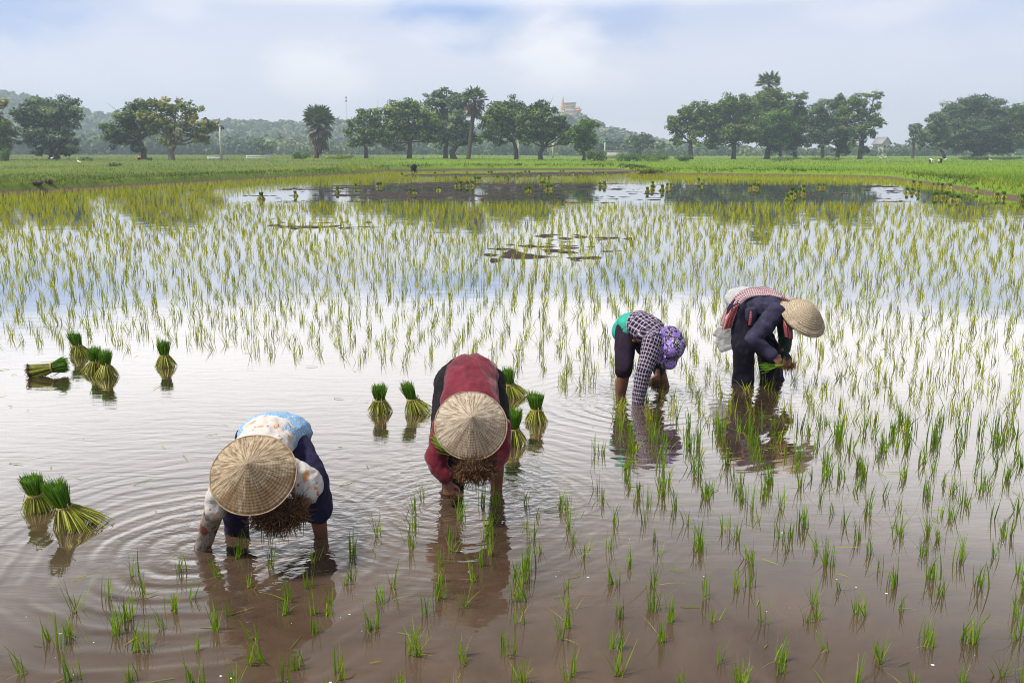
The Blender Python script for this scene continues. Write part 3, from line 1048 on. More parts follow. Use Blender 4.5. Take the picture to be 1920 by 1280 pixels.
make_tree('broadleaf_tree', 'wide tree with a forked trunk below the hilltop temple', 198, 1014, 8,
          [(1000, 215, 28, 26), (1016, 203, 24, 16), (1040, 232, 18, 18), (1048, 226, 16, 16), (1005, 245, 28, 22), (1040, 250, 26, 20), (985, 255, 18, 16), (1060, 246, 14, 16), (1058, 265, 12, 10)],
          'leaf', 0.48, group=GT, fork_h=0.25)
make_tree('broadleaf_tree', 'small fresh green tree at the end of the middle group', 192, 1095, 6,
          [(1092, 245, 24, 20), (1108, 232, 18, 12), (1082, 265, 20, 16), (1110, 260, 16, 16), (1095, 278, 18, 10), (1074, 255, 12, 14)], 'leaf_bright', 0.45, group=GT, fork_h=0.25)
# (right group)
make_tree('broadleaf_tree', 'airy tree with gaps in its crown at the near end of the right-hand group', 235, 1296, 8,
          [(1270, 240, 20, 20), (1285, 212, 20, 18), (1312, 208, 20, 18), (1320, 235, 18, 22), (1268, 262, 16, 12), (1300, 250, 20, 18), (1310, 268, 20, 8), (1258, 228, 8, 12)],
          'leaf', 0.5, dens=0.8, group=GT)
make_tree('broadleaf_tree', 'broad dense tree with low leafy skirts next to the airy tree', 238, 1376, 8,
          [(1350, 215, 26, 26), (1375, 198, 32, 20), (1400, 215, 26, 26), (1345, 248, 28, 24), (1385, 245, 32, 24), (1340, 272, 16, 10), (1412, 250, 18, 20), (1375, 270, 22, 10)],
          'leaf', 0.46, group=GT)
make_tree('broadleaf_tree', 'tallest rounded tree below the palm top in the right-hand group', 248, 1438, 9,
          [(1446, 182, 30, 20), (1425, 205, 28, 24), (1465, 205, 22, 26), (1445, 235, 34, 26), (1430, 262, 26, 18), (1460, 262, 22, 18), (1450, 282, 16, 8)], 'leaf', 0.5, group=GT)
make_tree('broadleaf_tree', 'yellow-green leafy tree in front of the tallest tree', 240, 1464, 6,
          [(1455, 225, 22, 22), (1475, 240, 16, 24), (1450, 255, 24, 18), (1470, 268, 14, 14)], 'leaf_bright', 0.4, group=GT)
make_tree('broadleaf_tree', 'narrow pointed dark tree right of the tallest tree', 244, 1492, 7,
          [(1497, 190, 14, 16), (1490, 215, 18, 24), (1508, 230, 18, 26), (1492, 255, 20, 22), (1510, 265, 16, 14), (1486, 280, 14, 10)], 'leaf', 0.42, group=GT)
make_tree('broadleaf_tree', 'soft rounded tree with a thin trunk between the narrow dark tree and the open tree', 240, 1543, 6,
          [(1535, 205, 20, 20), (1545, 230, 24, 22), (1530, 250, 20, 20), (1555, 252, 18, 20), (1542, 268, 20, 10)], 'leaf_grey', 0.52, group=GT)
make_tree('broadleaf_tree', 'grey-green tree with a dark trunk beside the open tree', 246, 1571, 7,
          [(1572, 195, 14, 20), (1575, 225, 20, 24), (1582, 255, 22, 22), (1575, 275, 16, 12), (1590, 280, 12, 12)], 'leaf_grey', 0.45, group=GT)
make_tree('broadleaf_tree', 'open tree with bare patches in its crown at the far end of the right-hand group', 238, 1613, 8,
          [(1605, 188, 22, 16), (1640, 182, 16, 10), (1642, 198, 14, 8), (1595, 210, 20, 18), (1625, 220, 24, 16), (1645, 232, 14, 8), (1610, 240, 24, 16), (1632, 250, 14, 10),
           (1605, 265, 18, 14), (1620, 280, 14, 8)], 'leaf', 0.52, dens=0.85, group=GT)
# (far right)
make_tree('broadleaf_tree', 'huge domed dark tree beside the right-hand edge', 270, 1830, 16,
          [(1800, 215, 34, 26), (1840, 202, 38, 24), (1875, 225, 30, 28), (1785, 250, 30, 26), (1825, 248, 40, 30), (1865, 258, 36, 28), (1790, 275, 24, 14), (1845, 280, 30, 12),
           (1893, 262, 18, 22), (1880, 282, 20, 10), (1820, 195, 24, 14)],
          'leaf_grey', 0.40, group=GT, fork_h=0.2)
make_tree('broadleaf_tree', 'ragged lower tree leaning against the huge domed tree', 262, 1772, 6,
          [(1748, 230, 16, 14), (1765, 225, 18, 14), (1740, 255, 18, 18), (1765, 255, 20, 20), (1720, 248, 10, 14), (1755, 272, 16, 10), (1727, 272, 10, 8)], 'leaf_grey', 0.48, dens=0.9, group=GT, fork_h=0.25)
make_tree('broadleaf_tree', 'thin pale tree top standing out behind the ragged lower tree', 285, 1712, 5,
          [(1712, 245, 9, 14), (1722, 235, 8, 8), (1714, 262, 10, 10)], 'leaf_grey', 0.55, dens=0.8, group=GT)
make_tree('broadleaf_tree', 'green tree cut off by the edge behind the huge domed tree', 262, 1935, 10,
          [(1915, 215, 20, 24), (1935, 205, 26, 20), (1912, 245, 16, 20), (1940, 250, 30, 30), (1918, 270, 14, 14)], 'leaf', 0.5, group=GT)
# (hazy trees on the plain)
make_tree('broadleaf_tree', 'small hazy round tree between the two big groups of trees', 330, 1200, 5,
          [(1190, 265, 16, 12), (1208, 260, 16, 12), (1200, 276, 22, 10), (1222, 270, 8, 8)], 'leaf', 0.42, leaf=0.8, group=GT)
make_tree('broadleaf_tree', 'small hazy tree beyond the white railings', 330, 492, 5, [(482, 272, 14, 10), (502, 272, 14, 9), (492, 282, 20, 9)], 'leaf', 0.42, leaf=0.8, group=GT)
make_tree('broadleaf_tree', 'tiny hazy tree under the airy tree of the right-hand group', 340, 1238, 2, [(1234, 276, 6, 5), (1242, 274, 6, 5)], 'leaf', 0.4, leaf=0.7, group=GT)


# ------------------------------------------------------------------ sugar palms
def make_palm(label, Y, base_px, crown_px, crown_py, r_px, trunk_w, n_green, n_dead, group, hang=0.0, mid_r=1.0):
    k = Y * CP / FOCAL
    bx = (base_px - 960) * k
    gz = ground_at(bx, Y)
    root = thing('fan_palm', (bx, Y, gz), label, 'palm', group)
    c = W(crown_px, crown_py, Y)
    c = Vector((c.x - bx, 0, c.z - gz))
    r = r_px * k
    M = Mesh()

    def fan(org, d, size, tint, droop):
        d = d.normalized()
        s, u = perp(d)
        roll = rng.uniform(-0.6, 0.6)
        s, u = s * math.cos(roll) + u * math.sin(roll), u * math.cos(roll) - s * math.sin(roll)
        p0 = org + d * size * 0.55
        tube(M, [org, p0 + Vector((0, 0, -droop * 0.08 * size))], [size * 0.018, size * 0.012], 4, max(0.0, tint - 0.25))
        n = 15
        vs, fs = [], []
        for i in range(n):
            a = (i / (n - 1) - 0.5) * math.pi * 1.25
            ln = size * 0.52 * (0.8 + 0.25 * math.cos(a)) * rng.uniform(0.9, 1.1)
            dr = d * math.cos(a) + s * math.sin(a)
            nrm = d.cross(s)
            wv = (s * math.cos(a) - d * math.sin(a)) * ln * 0.085
            lift = nrm * ln * 0.10 * (1 if i % 2 else -1)
            tip = p0 + dr * ln + Vector((0, 0, -droop * ln * 0.25))
            mid = p0 + dr * ln * 0.6
            b = len(vs)
            vs += [p0, mid - wv + lift, tip, mid + wv + lift * 0.2]
            fs.append((b, b + 1, b + 2, b + 3))
        M.add([tuple(v) for v in vs], fs, None, np.clip(tint + rng.normal(0, 0.06, len(vs)), 0, 1))

    for i in range(n_green):
        t = (i + 0.5) / n_green
        el = math.asin(np.clip(1.0 - 1.25 * t, -1, 1))
        a = i * 2.399 + rng.uniform(-0.2, 0.2)
        d = Vector((math.cos(el) * math.cos(a), math.cos(el) * math.sin(a), math.sin(el)))
        fan(c + d * 0.1, d, r * rng.uniform(0.85, 1.05), rng.uniform(0.5, 0.95), 0.3)
    for i in range(n_dead):
        a = i * 2.399 + 1
        t = (i + 0.5) / n_dead
        el = -0.25 - 1.05 * t * rng.uniform(0.7, 1.1)
        d = Vector((math.cos(el) * math.cos(a), math.cos(el) * math.sin(a), math.sin(el)))
        fan(c + Vector((0, 0, -hang * r * t)), d, r * rng.uniform(0.75, 1.0) * mid_r, rng.uniform(0.0, 0.34), 1.0)
    M.build('crown', MAT['palm'], root)
    T = Mesh()
    tw = trunk_w * k / 2
    tube(T, [(0, 0, -0.2), (0, 0, 0.3), c * 0.35, c * 0.7 + Vector((0.05, 0, 0)), c], [tw * 1.4, tw * 1.05, tw, tw * 0.9, tw * 0.8], 10)
    T.build('trunk', MAT['bark'], root, True)
    return root


GP = 'tall fan palms'
make_palm('lone fan palm with a bushy crown and a skirt of dead brown fronds', 196, 593, 598, 226, 31, 9, 46, 34, GP, 1.2, 0.95)
make_palm('fan palm with hanging yellow dead fronds in the middle group of trees', 196, 878, 890, 186, 26, 8, 26, 22, GP, 0.5, 1.0)
make_palm('fan palm head rising above the tallest tree of the right-hand group', 264, 1442, 1442, 156, 24, 6, 34, 5, GP, 0.2, 0.8)


# ------------------------------------------------------------------ bushes
def make_bush(label, Y, px, w_px, h_px, mat, tint, leaf=0.28, n=None):
    k = Y * CP / FOCAL
    x = (px - 960) * k
    gz = ground_at(x, Y)
    root = thing('bush', (x, Y, gz), label, 'bush', 'bushes below the far trees')
    w, h = w_px * k * 0.5, h_px * k
    M = Mesh()
    m = n or int(np.clip(w * h * 260, 160, 1500))
    nb = 9
    bc = np.stack([rng.uniform(-0.75, 0.75, nb) * w, rng.uniform(-0.5, 0.5, nb) * w, rng.uniform(0.25, 0.62, nb) * h], 1)
    which = rng.integers(0, nb, m)
    d = rng.normal(size=(m, 3))
    d /= np.linalg.norm(d, axis=1, keepdims=True)
    c = bc[which] + d * np.array([w * 0.36, w * 0.36, h * 0.36]) * rng.uniform(0.5, 1.05, (m, 1))
    c[:, 2] = np.maximum(c[:, 2], 0.03)
    leaf_quads(M, c, d + np.array([0, 0, 0.4]) + rng.normal(0, 0.4, (m, 3)), leaf * rng.uniform(0.6, 1.3, m), np.clip(tint + rng.normal(0, 0.12, m), 0, 1), 0, 0.6)
    M.build('foliage', MAT[mat], root)
    T = Mesh()
    for j in range(5):
        e = Vector(bc[j])
        tube(T, [(rng.normal(0, 0.08), rng.normal(0, 0.08), -0.05), e * 0.5, e], [0.035, 0.025, 0.008], 5)
    T.build('stem', MAT['bark'], root, True)
    return root


make_bush('dense dark bush under the small fresh green tree', 176, 1115, 46, 25, 'leaf', 0.5)
make_bush('pale leafy bush right of the dark bush under the small tree', 182, 1180, 50, 20, 'leaf_bright', 0.55)
make_bush('low spreading bush left of the airy tree of the right-hand group', 186, 1228, 56, 17, 'leaf_bright', 0.6)
make_bush('small bush at the foot of the airy tree', 190, 1282, 40, 14, 'leaf', 0.55)
make_bush('rounded light green bush left of the lone palm', 178, 563, 44, 16, 'leaf_bright', 0.6)
make_bush('low bush at the foot of the lone palm', 178, 632, 60, 10, 'grass', 0.55)
make_bush('bush under the tree at the edge beside the grey-green tree', 150, 8, 24, 28, 'leaf_bright', 0.5)
make_bush('dark low bush between the grey-green tree and the dark leaning tree', 156, 161, 30, 9, 'leaf', 0.5)
make_bush('dark grassy clump on the left-hand field below the dark leaning tree', 118, 213, 34, 9, 'grass', 0.3)
make_bush('bush beside the trunk of the dark leaning tree', 160, 279, 13, 7, 'leaf', 0.45)
make_bush('low leafy hedge clump below the narrow pointed dark tree', 200, 1475, 60, 9, 'leaf', 0.5)
make_bush('low leafy clump below the open tree at the end of the group', 205, 1545, 70, 8, 'grass', 0.4)
make_bush('dark hedge clump below the huge domed tree', 215, 1838, 90, 9, 'leaf', 0.35)
make_bush('dark hedge clump at the right-hand edge', 215, 1900, 60, 8, 'leaf', 0.35)
make_bush('grassy tussock on the bank end behind the far open water', 92, 1225, 75, 11, 'grass', 0.5, 0.2, 900)
make_bush('tiny shrub on the green field below the wide forked tree', 120, 974, 14, 7, 'leaf', 0.5, 0.2)
# ------------------------------------------------------------------ bodies and clothes: overlapping limbs fused into one surface
def catmull(pts, rad, n=4):
    P = [np.array(p, float) for p in pts]
    Q = [np.array([q, q] if not isinstance(q, (tuple, list)) else q, float) for q in rad]
    if len(P) < 3:
        return P, Q
    op, oq = [], []
    for i in range(len(P) - 1):
        for arr, o in ((P, op), (Q, oq)):
            a, b, c, d = arr[max(i - 1, 0)], arr[i], arr[i + 1], arr[min(i + 2, len(arr) - 1)]
            for j in range(n):
                t = j / n
                o.append(0.5 * ((2 * b) + (-a + c) * t + (2 * a - 5 * b + 4 * c - d) * t * t + (-a + 3 * b - 3 * c + d) * t ** 3))
    op.append(P[-1]); oq.append(Q[-1])
    return op, oq


def limb(bm, pts, rad, up=(0, 0, 1), seg=14, n=4, flat_end=(False, False)):
    """closed tapered tube with rounded ends; rad = r or (across, along up)"""
    P, Q = catmull(pts, rad, n)
    P = [Vector(p) for p in P]
    up = Vector(up).normalized()
    rings = []
    tan = []
    for i in range(len(P)):
        d = P[min(i + 1, len(P) - 1)] - P[max(i - 1, 0)]
        tan.append(d.normalized())

    if max(abs(d.dot(up)) for d in tan) > 0.93:        # one reference direction for the whole limb, never along it
        cand = [Vector((0, -1, 0)), Vector((1, 0, 0)), Vector((0, -0.7, 0.7)), Vector((0.7, 0, 0.7)), Vector((0.7, 0.7, 0)), Vector((0, 0, 1))]
        up = min(cand, key=lambda c: max(abs(d.dot(c.normalized())) for d in tan)).normalized()

    def frame(d):
        s = d.cross(up).normalized()
        return s, s.cross(d).normalized()

    def ring(c, d, a, b):
        s, u = frame(d)
        return [bm.verts.new(c + s * (math.cos(2 * math.pi * k / seg) * a) + u * (math.sin(2 * math.pi * k / seg) * b)) for k in range(seg)]
    seq = []
    r0, r1 = min(Q[0]), min(Q[-1])
    if not flat_end[0]:
        for f, o in ((0.45, 0.90), (0.80, 0.60), (0.95, 0.3)):
            seq.append((P[0] - tan[0] * r0 * o, tan[0], Q[0][0] * f, Q[0][1] * f))
    for i in range(len(P)):
        seq.append((P[i], tan[i], max(Q[i][0], 0.003), max(Q[i][1], 0.003)))
    if not flat_end[1]:
        for f, o in ((0.95, 0.3), (0.80, 0.60), (0.45, 0.90)):
            seq.append((P[-1] + tan[-1] * r1 * o, tan[-1], Q[-1][0] * f, Q[-1][1] * f))
    prev = None
    first = None
    for s in seq:
        r = ring(*s)
        if prev is None:
            first = r
        else:
            for k in range(seg):
                bm.faces.new((prev[k], prev[(k + 1) % seg], r[(k + 1) % seg], r[k]))
        prev = r
    bm.faces.new(list(reversed(first)))
    bm.faces.new(prev)


def ball(bm, c, r, rot=None, seg=16):
    rx, ry, rz = r if isinstance(r, (tuple, list)) else (r, r, r)
    m = Matrix.Translation(Vector(c)) @ (rot.to_4x4() if rot else Matrix.Identity(4)) @ Matrix.Diagonal((rx, ry, rz, 1))
    bmesh.ops.create_uvsphere(bm, u_segments=seg, v_segments=seg // 2 + 2, radius=1.0, matrix=m)


def fuse(bm, voxel, smooth=3, factor=0.5):
    """one continuous surface from overlapping closed pieces -> (verts, faces)"""
    bmesh.ops.recalc_face_normals(bm, faces=bm.faces)
    me = bpy.data.meshes.new('fuse_tmp')
    bm.to_mesh(me)
    bm.free()
    o = bpy.data.objects.new('fuse_tmp', me)
    COL.objects.link(o)
    r = o.modifiers.new('r', 'REMESH')
    r.mode = 'VOXEL'
    r.voxel_size = voxel
    if smooth:
        s = o.modifiers.new('s', 'SMOOTH')
        s.iterations = smooth
        s.factor = factor
    dg = bpy.context.evaluated_depsgraph_get()
    res = bpy.data.meshes.new_from_object(o.evaluated_get(dg))
    bpy.data.objects.remove(o)
    bpy.data.meshes.remove(me)
    return res


def verts_np(me):
    a = np.empty(len(me.vertices) * 3, np.float32)
    me.vertices.foreach_get('co', a)
    return a.reshape(-1, 3)


def normals_np(me):
    a = np.empty(len(me.vertices) * 3, np.float32)
    me.vertex_normals.foreach_get('vector', a)
    return a.reshape(-1, 3)


def set_verts(me, v):
    me.vertices.foreach_set('co', np.ascontiguousarray(v, np.float32).ravel())
    me.update()


def smooth_shade(me):
    me.polygons.foreach_set('use_smooth', np.ones(len(me.polygons), bool))


def cloth_coords(me, bones):
    """'along' (metres down the limb) and 'around' (metres round it) for patterned cloth"""
    v = verts_np(me).astype(float)
    best = np.full(len(v), 1e9)
    al = np.zeros(len(v)); ar = np.zeros(len(v))
    for (pts, up, off) in bones:
        L = off
        for i in range(len(pts) - 1):
            a, b = np.array(pts[i], float), np.array(pts[i + 1], float)
            d = b - a
            ln = np.linalg.norm(d)
            d /= ln
            t = (v - a) @ d
            tc = np.clip(t, 0, ln)
            q = v - a - tc[:, None] * d
            dist = np.linalg.norm(q, axis=1)
            u = np.array(up, float); u = u - d * (u @ d); u /= np.linalg.norm(u) + 1e-9
            s = np.cross(d, u)
            ang = np.arctan2(q @ s, q @ u)
            m = dist < best
            best[m] = dist[m]
            al[m] = (L + t)[m]
            ar[m] = ang[m] * 0.11
            L += ln
    for n, d in (('along', al), ('around', ar)):
        a = me.attributes.new(n, 'FLOAT', 'POINT')
        a.data.foreach_set('value', d.astype(np.float32))


def wrinkle(me, amp, scale, seed=0.0, dirn=None, amp2=0.4):
    """folds: ridged noise pushed along the normals"""
    v = verts_np(me).astype(float)
    n = normals_np(me)
    w = v.copy()
    if dirn is not None:
        d = np.array(dirn, float); d /= np.linalg.norm(d)
        w = w - 0.62 * (w @ d)[:, None] * d          # stretched along dirn -> long folds
    f = fbm(w[:, 0] * scale + seed, w[:, 1] * scale, w[:, 2] * scale, 3)
    rdg = 1 - np.abs(f - 0.5) * 5.0
    rdg = np.clip(rdg, -0.6, 1)
    g = fbm(v[:, 0] * scale * 2.6, v[:, 1] * scale * 2.6 + seed, v[:, 2] * scale * 2.6, 2) - 0.5
    set_verts(me, v + n * (amp * rdg + amp * amp2 * g)[:, None])


def garment(name, parent, root, pieces, mat, voxel=0.011, smooth=4, fold=0.006, fold_scale=14.0, fold_dir=None, bones=None, seed=0.0, extra=None):
    bm = bmesh.new()
    o = Vector(root)
    for p in pieces:
        pts = [Vector(q) - o for q in p[0]]
        kw = p[2] if len(p) > 2 else {}
        limb(bm, pts, p[1], **kw)
    if extra:
        extra(bm, o)
    me = fuse(bm, voxel, smooth)
    me.name = name
    if fold:
        wrinkle(me, fold, fold_scale, seed, fold_dir)
    if bones:
        cloth_coords(me, [([Vector(q) - o for q in b[0]], b[1], b[2]) for b in bones])
    smooth_shade(me)
    me.materials.clear()
    me.materials.append(mat)
    return link(name, me, parent)


def hand_mesh(wrist, direc, dorsal, thumb, L=0.17, curl=(0.5, 0.5, 0.5, 0.5), tcurl=0.5, spread=0.10, w=1.0):
    """palm, four separate bent fingers and a thumb, fused; returns a mesh in the same frame as wrist"""
    bm = bmesh.new()
    d = Vector(direc).normalized()
    n = Vector(dorsal); n = (n - d * n.dot(d)).normalized()
    s = Vector(thumb); s = (s - d * s.dot(d) - n * s.dot(n)).normalized()
    wr = Vector(wrist)
    k = L / 0.17
    pk = 0.078 * k
    limb(bm, [wr - d * 0.05 * k, wr, wr + d * 0.035 * k, wr + d * pk], [(0.021 * k, 0.017 * k), (0.024 * k, 0.016 * k), (0.036 * k, 0.0155 * k), (0.039 * k, 0.012 * k)], up=tuple(n), seg=16)
    offs = (0.031, 0.0105, -0.0105, -0.030)
    lens = (0.072, 0.080, 0.074, 0.058)
    for i in range(4):
        p = wr + d * (pk - 0.004 * abs(i - 1.2)) + s * offs[i] * k
        a = 0.12
        side = (i - 1.5) * -spread
        pts = [p - d * 0.012, p]
        for seg_l, c in ((0.45, 1.0), (0.31, 1.15), (0.24, 0.8)):
            a += curl[i] * c
            fd = (d * math.cos(a) - n * math.sin(a) + s * side * math.cos(a)).normalized()
            pts.append(pts[-1] + fd * lens[i] * seg_l * k)
        r = 0.0082 * k * (1.0 if i < 3 else 0.88)
        limb(bm, pts, [r * 1.1, r * 1.12, r * 1.02, r * 0.95, r * 0.78], up=tuple(s), seg=10, n=3)
    tb = wr + d * 0.022 * k + s * 0.028 * k
    td = (d * 0.62 + s * 0.72 - n * 0.30).normalized()
    t2 = (d * (0.9) + s * (0.35 - 0.5 * tcurl) - n * (0.25 + 0.4 * tcurl)).normalized()
    limb(bm, [tb - td * 0.012, tb, tb + td * 0.034 * k, tb + td * 0.034 * k + t2 * 0.028 * k, tb + td * 0.034 * k + t2 * 0.05 * k],
         [0.013 * k, 0.0135 * k, 0.0105 * k, 0.0095 * k, 0.007 * k], up=tuple(n), seg=10, n=3)
    return fuse(bm, 0.0032, 2)


def join_meshes(name, meshes):
    bm = bmesh.new()
    for m in meshes:
        bm.from_mesh(m)
        bpy.data.meshes.remove(m)
    me = bpy.data.meshes.new(name)
    bm.to_mesh(me)
    bm.free()
    return me


def build_body(root_o, J, mat, hands, head_up, face, skin_r=1.0, arm_r=1.0):
    """one continuous body: trunk, neck, head with face and ears, arms, hands, legs, feet"""
    o = root_o.location
    V = {k: Vector(v) - o for k, v in J.items()}
    dors = Vector(J.get('dorsal', (0, 0, 1)))
    V['dorsal'] = dors
    bm = bmesh.new()
    limb(bm, [V['pel'], V['mid'], V['chest'], V['neck']], [(0.135, 0.095), (0.110, 0.080), (0.130, 0.090), (0.07, 0.055)], up=tuple(dors))
    limb(bm, [V['shL'], V['chest'].lerp(V['neck'], 0.6), V['shR']], [0.05, 0.06, 0.05])
    for s in 'LR':
        hip, kn, an = V['hip' + s], V['knee' + s], V['ank' + s]
        fwd = (V['toe' + s] - an)
        limb(bm, [V['pel'].lerp(hip, 0.6), hip, hip.lerp(kn, 0.5), kn, kn.lerp(an, 0.35), kn.lerp(an, 0.75), an],
             [0.085, 0.082, 0.070, 0.052 * skin_r, 0.052 * skin_r, 0.038 * skin_r, 0.034 * skin_r], n=3)
        limb(bm, [an, an.lerp(V['toe' + s], 0.5) + Vector((0, 0, -0.02)), V['toe' + s]], [(0.034, 0.034), (0.042, 0.03), (0.04, 0.018)])
        sh, el, wr = V['sh' + s], V['el' + s], V['wr' + s]
        a = arm_r
        limb(bm, [sh, sh.lerp(el, 0.5), el, el.lerp(wr, 0.4), wr], [0.048 * a, 0.043 * a, 0.036 * a, 0.036 * a, 0.024 * a], n=3)
    hu = Vector(head_up).normalized()
    fc = Vector(face); fc = (fc - hu * fc.dot(hu)).normalized()
    sd_ = hu.cross(fc)
    hc = V['head']
    limb(bm, [V['neck'], hc - hu * 0.06], [0.052, 0.047])
    rot = Matrix((sd_, fc, hu)).transposed()
    ball(bm, hc + hu * 0.025 - fc * 0.008, (0.074, 0.092, 0.088), rot)
    ball(bm, hc - hu * 0.035 + fc * 0.022, (0.058, 0.066, 0.072), rot)
    limb(bm, [hc + fc * 0.078 + hu * 0.012, hc + fc * 0.094 - hu * 0.012, hc + fc * 0.088 - hu * 0.024], [0.010, 0.014, 0.013])     # nose
    limb(bm, [hc + fc * 0.076 - hu * 0.052 - sd_ * 0.02, hc + fc * 0.083 - hu * 0.052, hc + fc * 0.076 - hu * 0.052 + sd_ * 0.02], [0.007, 0.009, 0.007])
    limb(bm, [hc + fc * 0.072 + hu * 0.028 - sd_ * 0.04, hc + fc * 0.082 + hu * 0.026, hc + fc * 0.072 + hu * 0.028 + sd_ * 0.04], [0.009, 0.010, 0.009])
    for q in (-1, 1):
        ball(bm, hc + sd_ * 0.074 * q - hu * 0.005, (0.012, 0.022, 0.032), rot, 10)
        ball(bm, hc + sd_ * 0.031 * q + fc * 0.070 + hu * 0.008, (0.014, 0.012, 0.009), rot, 10)
    body = fuse(bm, 0.0085, 3)
    parts = [body]
    for s in 'LR':
        h = hands[s]
        parts.append(hand_mesh(V['wr' + s], h[0], h[1], h[2], h[3] if len(h) > 3 else 0.165, **(h[4] if len(h) > 4 else {})))
    me = join_meshes('body', parts)
    smooth_shade(me)
    me.materials.append(mat)
    ob = link('body', me, root_o)
    # hair under the hat
    hb = bmesh.new()
    ball(hb, hc + hu * 0.036 - fc * 0.020, (0.081, 0.094, 0.088), rot, 18)
    bun = hc - fc * 0.098 - hu * 0.02
    ball(hb, bun, (0.042, 0.034, 0.042), rot, 12)
    hm = fuse(hb, 0.009, 2)
    smooth_shade(hm)
    hm.materials.append(MAT['hair'])
    link('hair', hm, root_o)
    return ob


MAT['hair'] = simple_mat('black_hair', (0.010, 0.008, 0.007), (0.022, 0.018, 0.016), 40, 0.45, 0.5, 0.01, 3, (1, 1, 6))
MAT['skin'] = simple_mat('brown_skin', (0.115, 0.046, 0.027), (0.20, 0.085, 0.05), 12, 0.55, 0.4, 0.002)


def cloth_nodes(name):
    m, t, out = new_mat(name)
    co = t.new('ShaderNodeTexCoord').outputs['Object']
    al = t.new('ShaderNodeAttribute', attribute_name='along').outputs['Fac']
    ar = t.new('ShaderNodeAttribute', attribute_name='around').outputs['Fac']
    return m, t, out, co, al, ar


def plain_cloth(name, c1, c2, scale=30, rough=0.85, sheen=0.0, spec=0.2, wet=None):
    m, t, out, co, al, ar = cloth_nodes(name)
    n = t.noise(co, scale, 4.0, 0.6)
    big = t.noise(co, 5.0, 3.0, 0.6)
    weave = t.noise(co, 420.0, 1.0, 0.5)
    col = t.mix(t.remap(t.math('ADD', t.math('MULTIPLY', n, 0.5), t.math('MULTIPLY', big, 0.5)), 0.35, 0.65), c1, c2)
    h = t.math('ADD', t.math('MULTIPLY', weave, 0.15), n)
    principled(t, out, col, rough, spec, h, 0.004, 1.0, 0.0, sheen)
    return m


def blob_cloth(name, ground, inks, scale, thr=(0.55, 0.6), rough=0.85, lines=None):
    """printed cloth: flower-like blotches of several inks"""
    m, t, out, co, al, ar = cloth_nodes(name)
    col = ground
    for i, (ink, sc, th) in enumerate(inks):
        v = t.new('ShaderNodeTexVoronoi')
        v.inputs['Scale'].default_value = sc
        off = t.mapping(co, (1, 1, 1), (i * 3.7, i * 1.3, i * 2.1))
        w = t.new('ShaderNodeTexNoise')
        t.put(w.inputs['Vector'], off)
        w.inputs['Scale'].default_value = sc * 1.6
        t.put(v.inputs['Vector'], t.vmath('ADD', off, t.vmath('SCALE', t.vmath('SUBTRACT', w.outputs['Color'], (0.5, 0.5, 0.5)), 0.9 / sc)))
        f = t.remap(v.outputs['Distance'], th, th * 0.78, 0.0, 1.0, True)
        col = t.mix(f, col, ink)
    n = t.noise(co, 60, 3.0, 0.6)
    principled(t, out, col, rough, 0.2, n, 0.003)
    return m


def swirl_cloth(name, ground, ink):
    """pale blue cloth printed with small rings"""
    m, t, out, co, al, ar = cloth_nodes(name)
    v = t.new('ShaderNodeTexVoronoi')
    v.inputs['Scale'].default_value = 22
    v.inputs['Randomness'].default_value = 0.55
    t.put(v.inputs['Vector'], co)
    k = t.math('SINE', t.math('MULTIPLY', v.outputs['Distance'], 22.0))
    n = t.noise(co, 8, 3.0, 0.6)
    f = t.remap(k, 0.35, 0.75, 0.0, 0.75, True)
    col = t.mix(f, t.mix(n, ground, tuple(c * 0.8 for c in ground)), ink)
    principled(t, out, col, 0.85, 0.2, n, 0.004)
    return m


def check_cloth(name, period, base, dark, light, line_w=0.12, ground_mix=0.5, rough=0.85):
    """woven check from the cloth's own along/around coordinates"""
    m, t, out, co, al, ar = cloth_nodes(name)
    wob = t.math('MULTIPLY', t.math('SUBTRACT', t.noise(co, 6, 2.0, 0.5), 0.5), period * 0.5)
    a = t.math('DIVIDE', t.math('ADD', al, wob), period)
    b = t.math('DIVIDE', t.math('ADD', ar, wob), period)
    fa, fb = t.math('FRACT', a), t.math('FRACT', b)
    sa = t.math('LESS_THAN', fa, ground_mix)
    sb = t.math('LESS_THAN', fb, ground_mix)
    k = t.math('MULTIPLY', t.math('ADD', sa, sb), 0.5)
    col = t.mix(k, base, dark)
    la = t.math('LESS_THAN', t.math('ABSOLUTE', t.math('SUBTRACT', fa, 0.75)), line_w / 2)
    lb = t.math('LESS_THAN', t.math('ABSOLUTE', t.math('SUBTRACT', fb, 0.75)), line_w / 2)
    col = t.mix(t.math('MAXIMUM', la, lb), col, light)
    n = t.noise(co, 60, 3.0, 0.6)
    principled(t, out, col, rough, 0.2, n, 0.003)
    return m


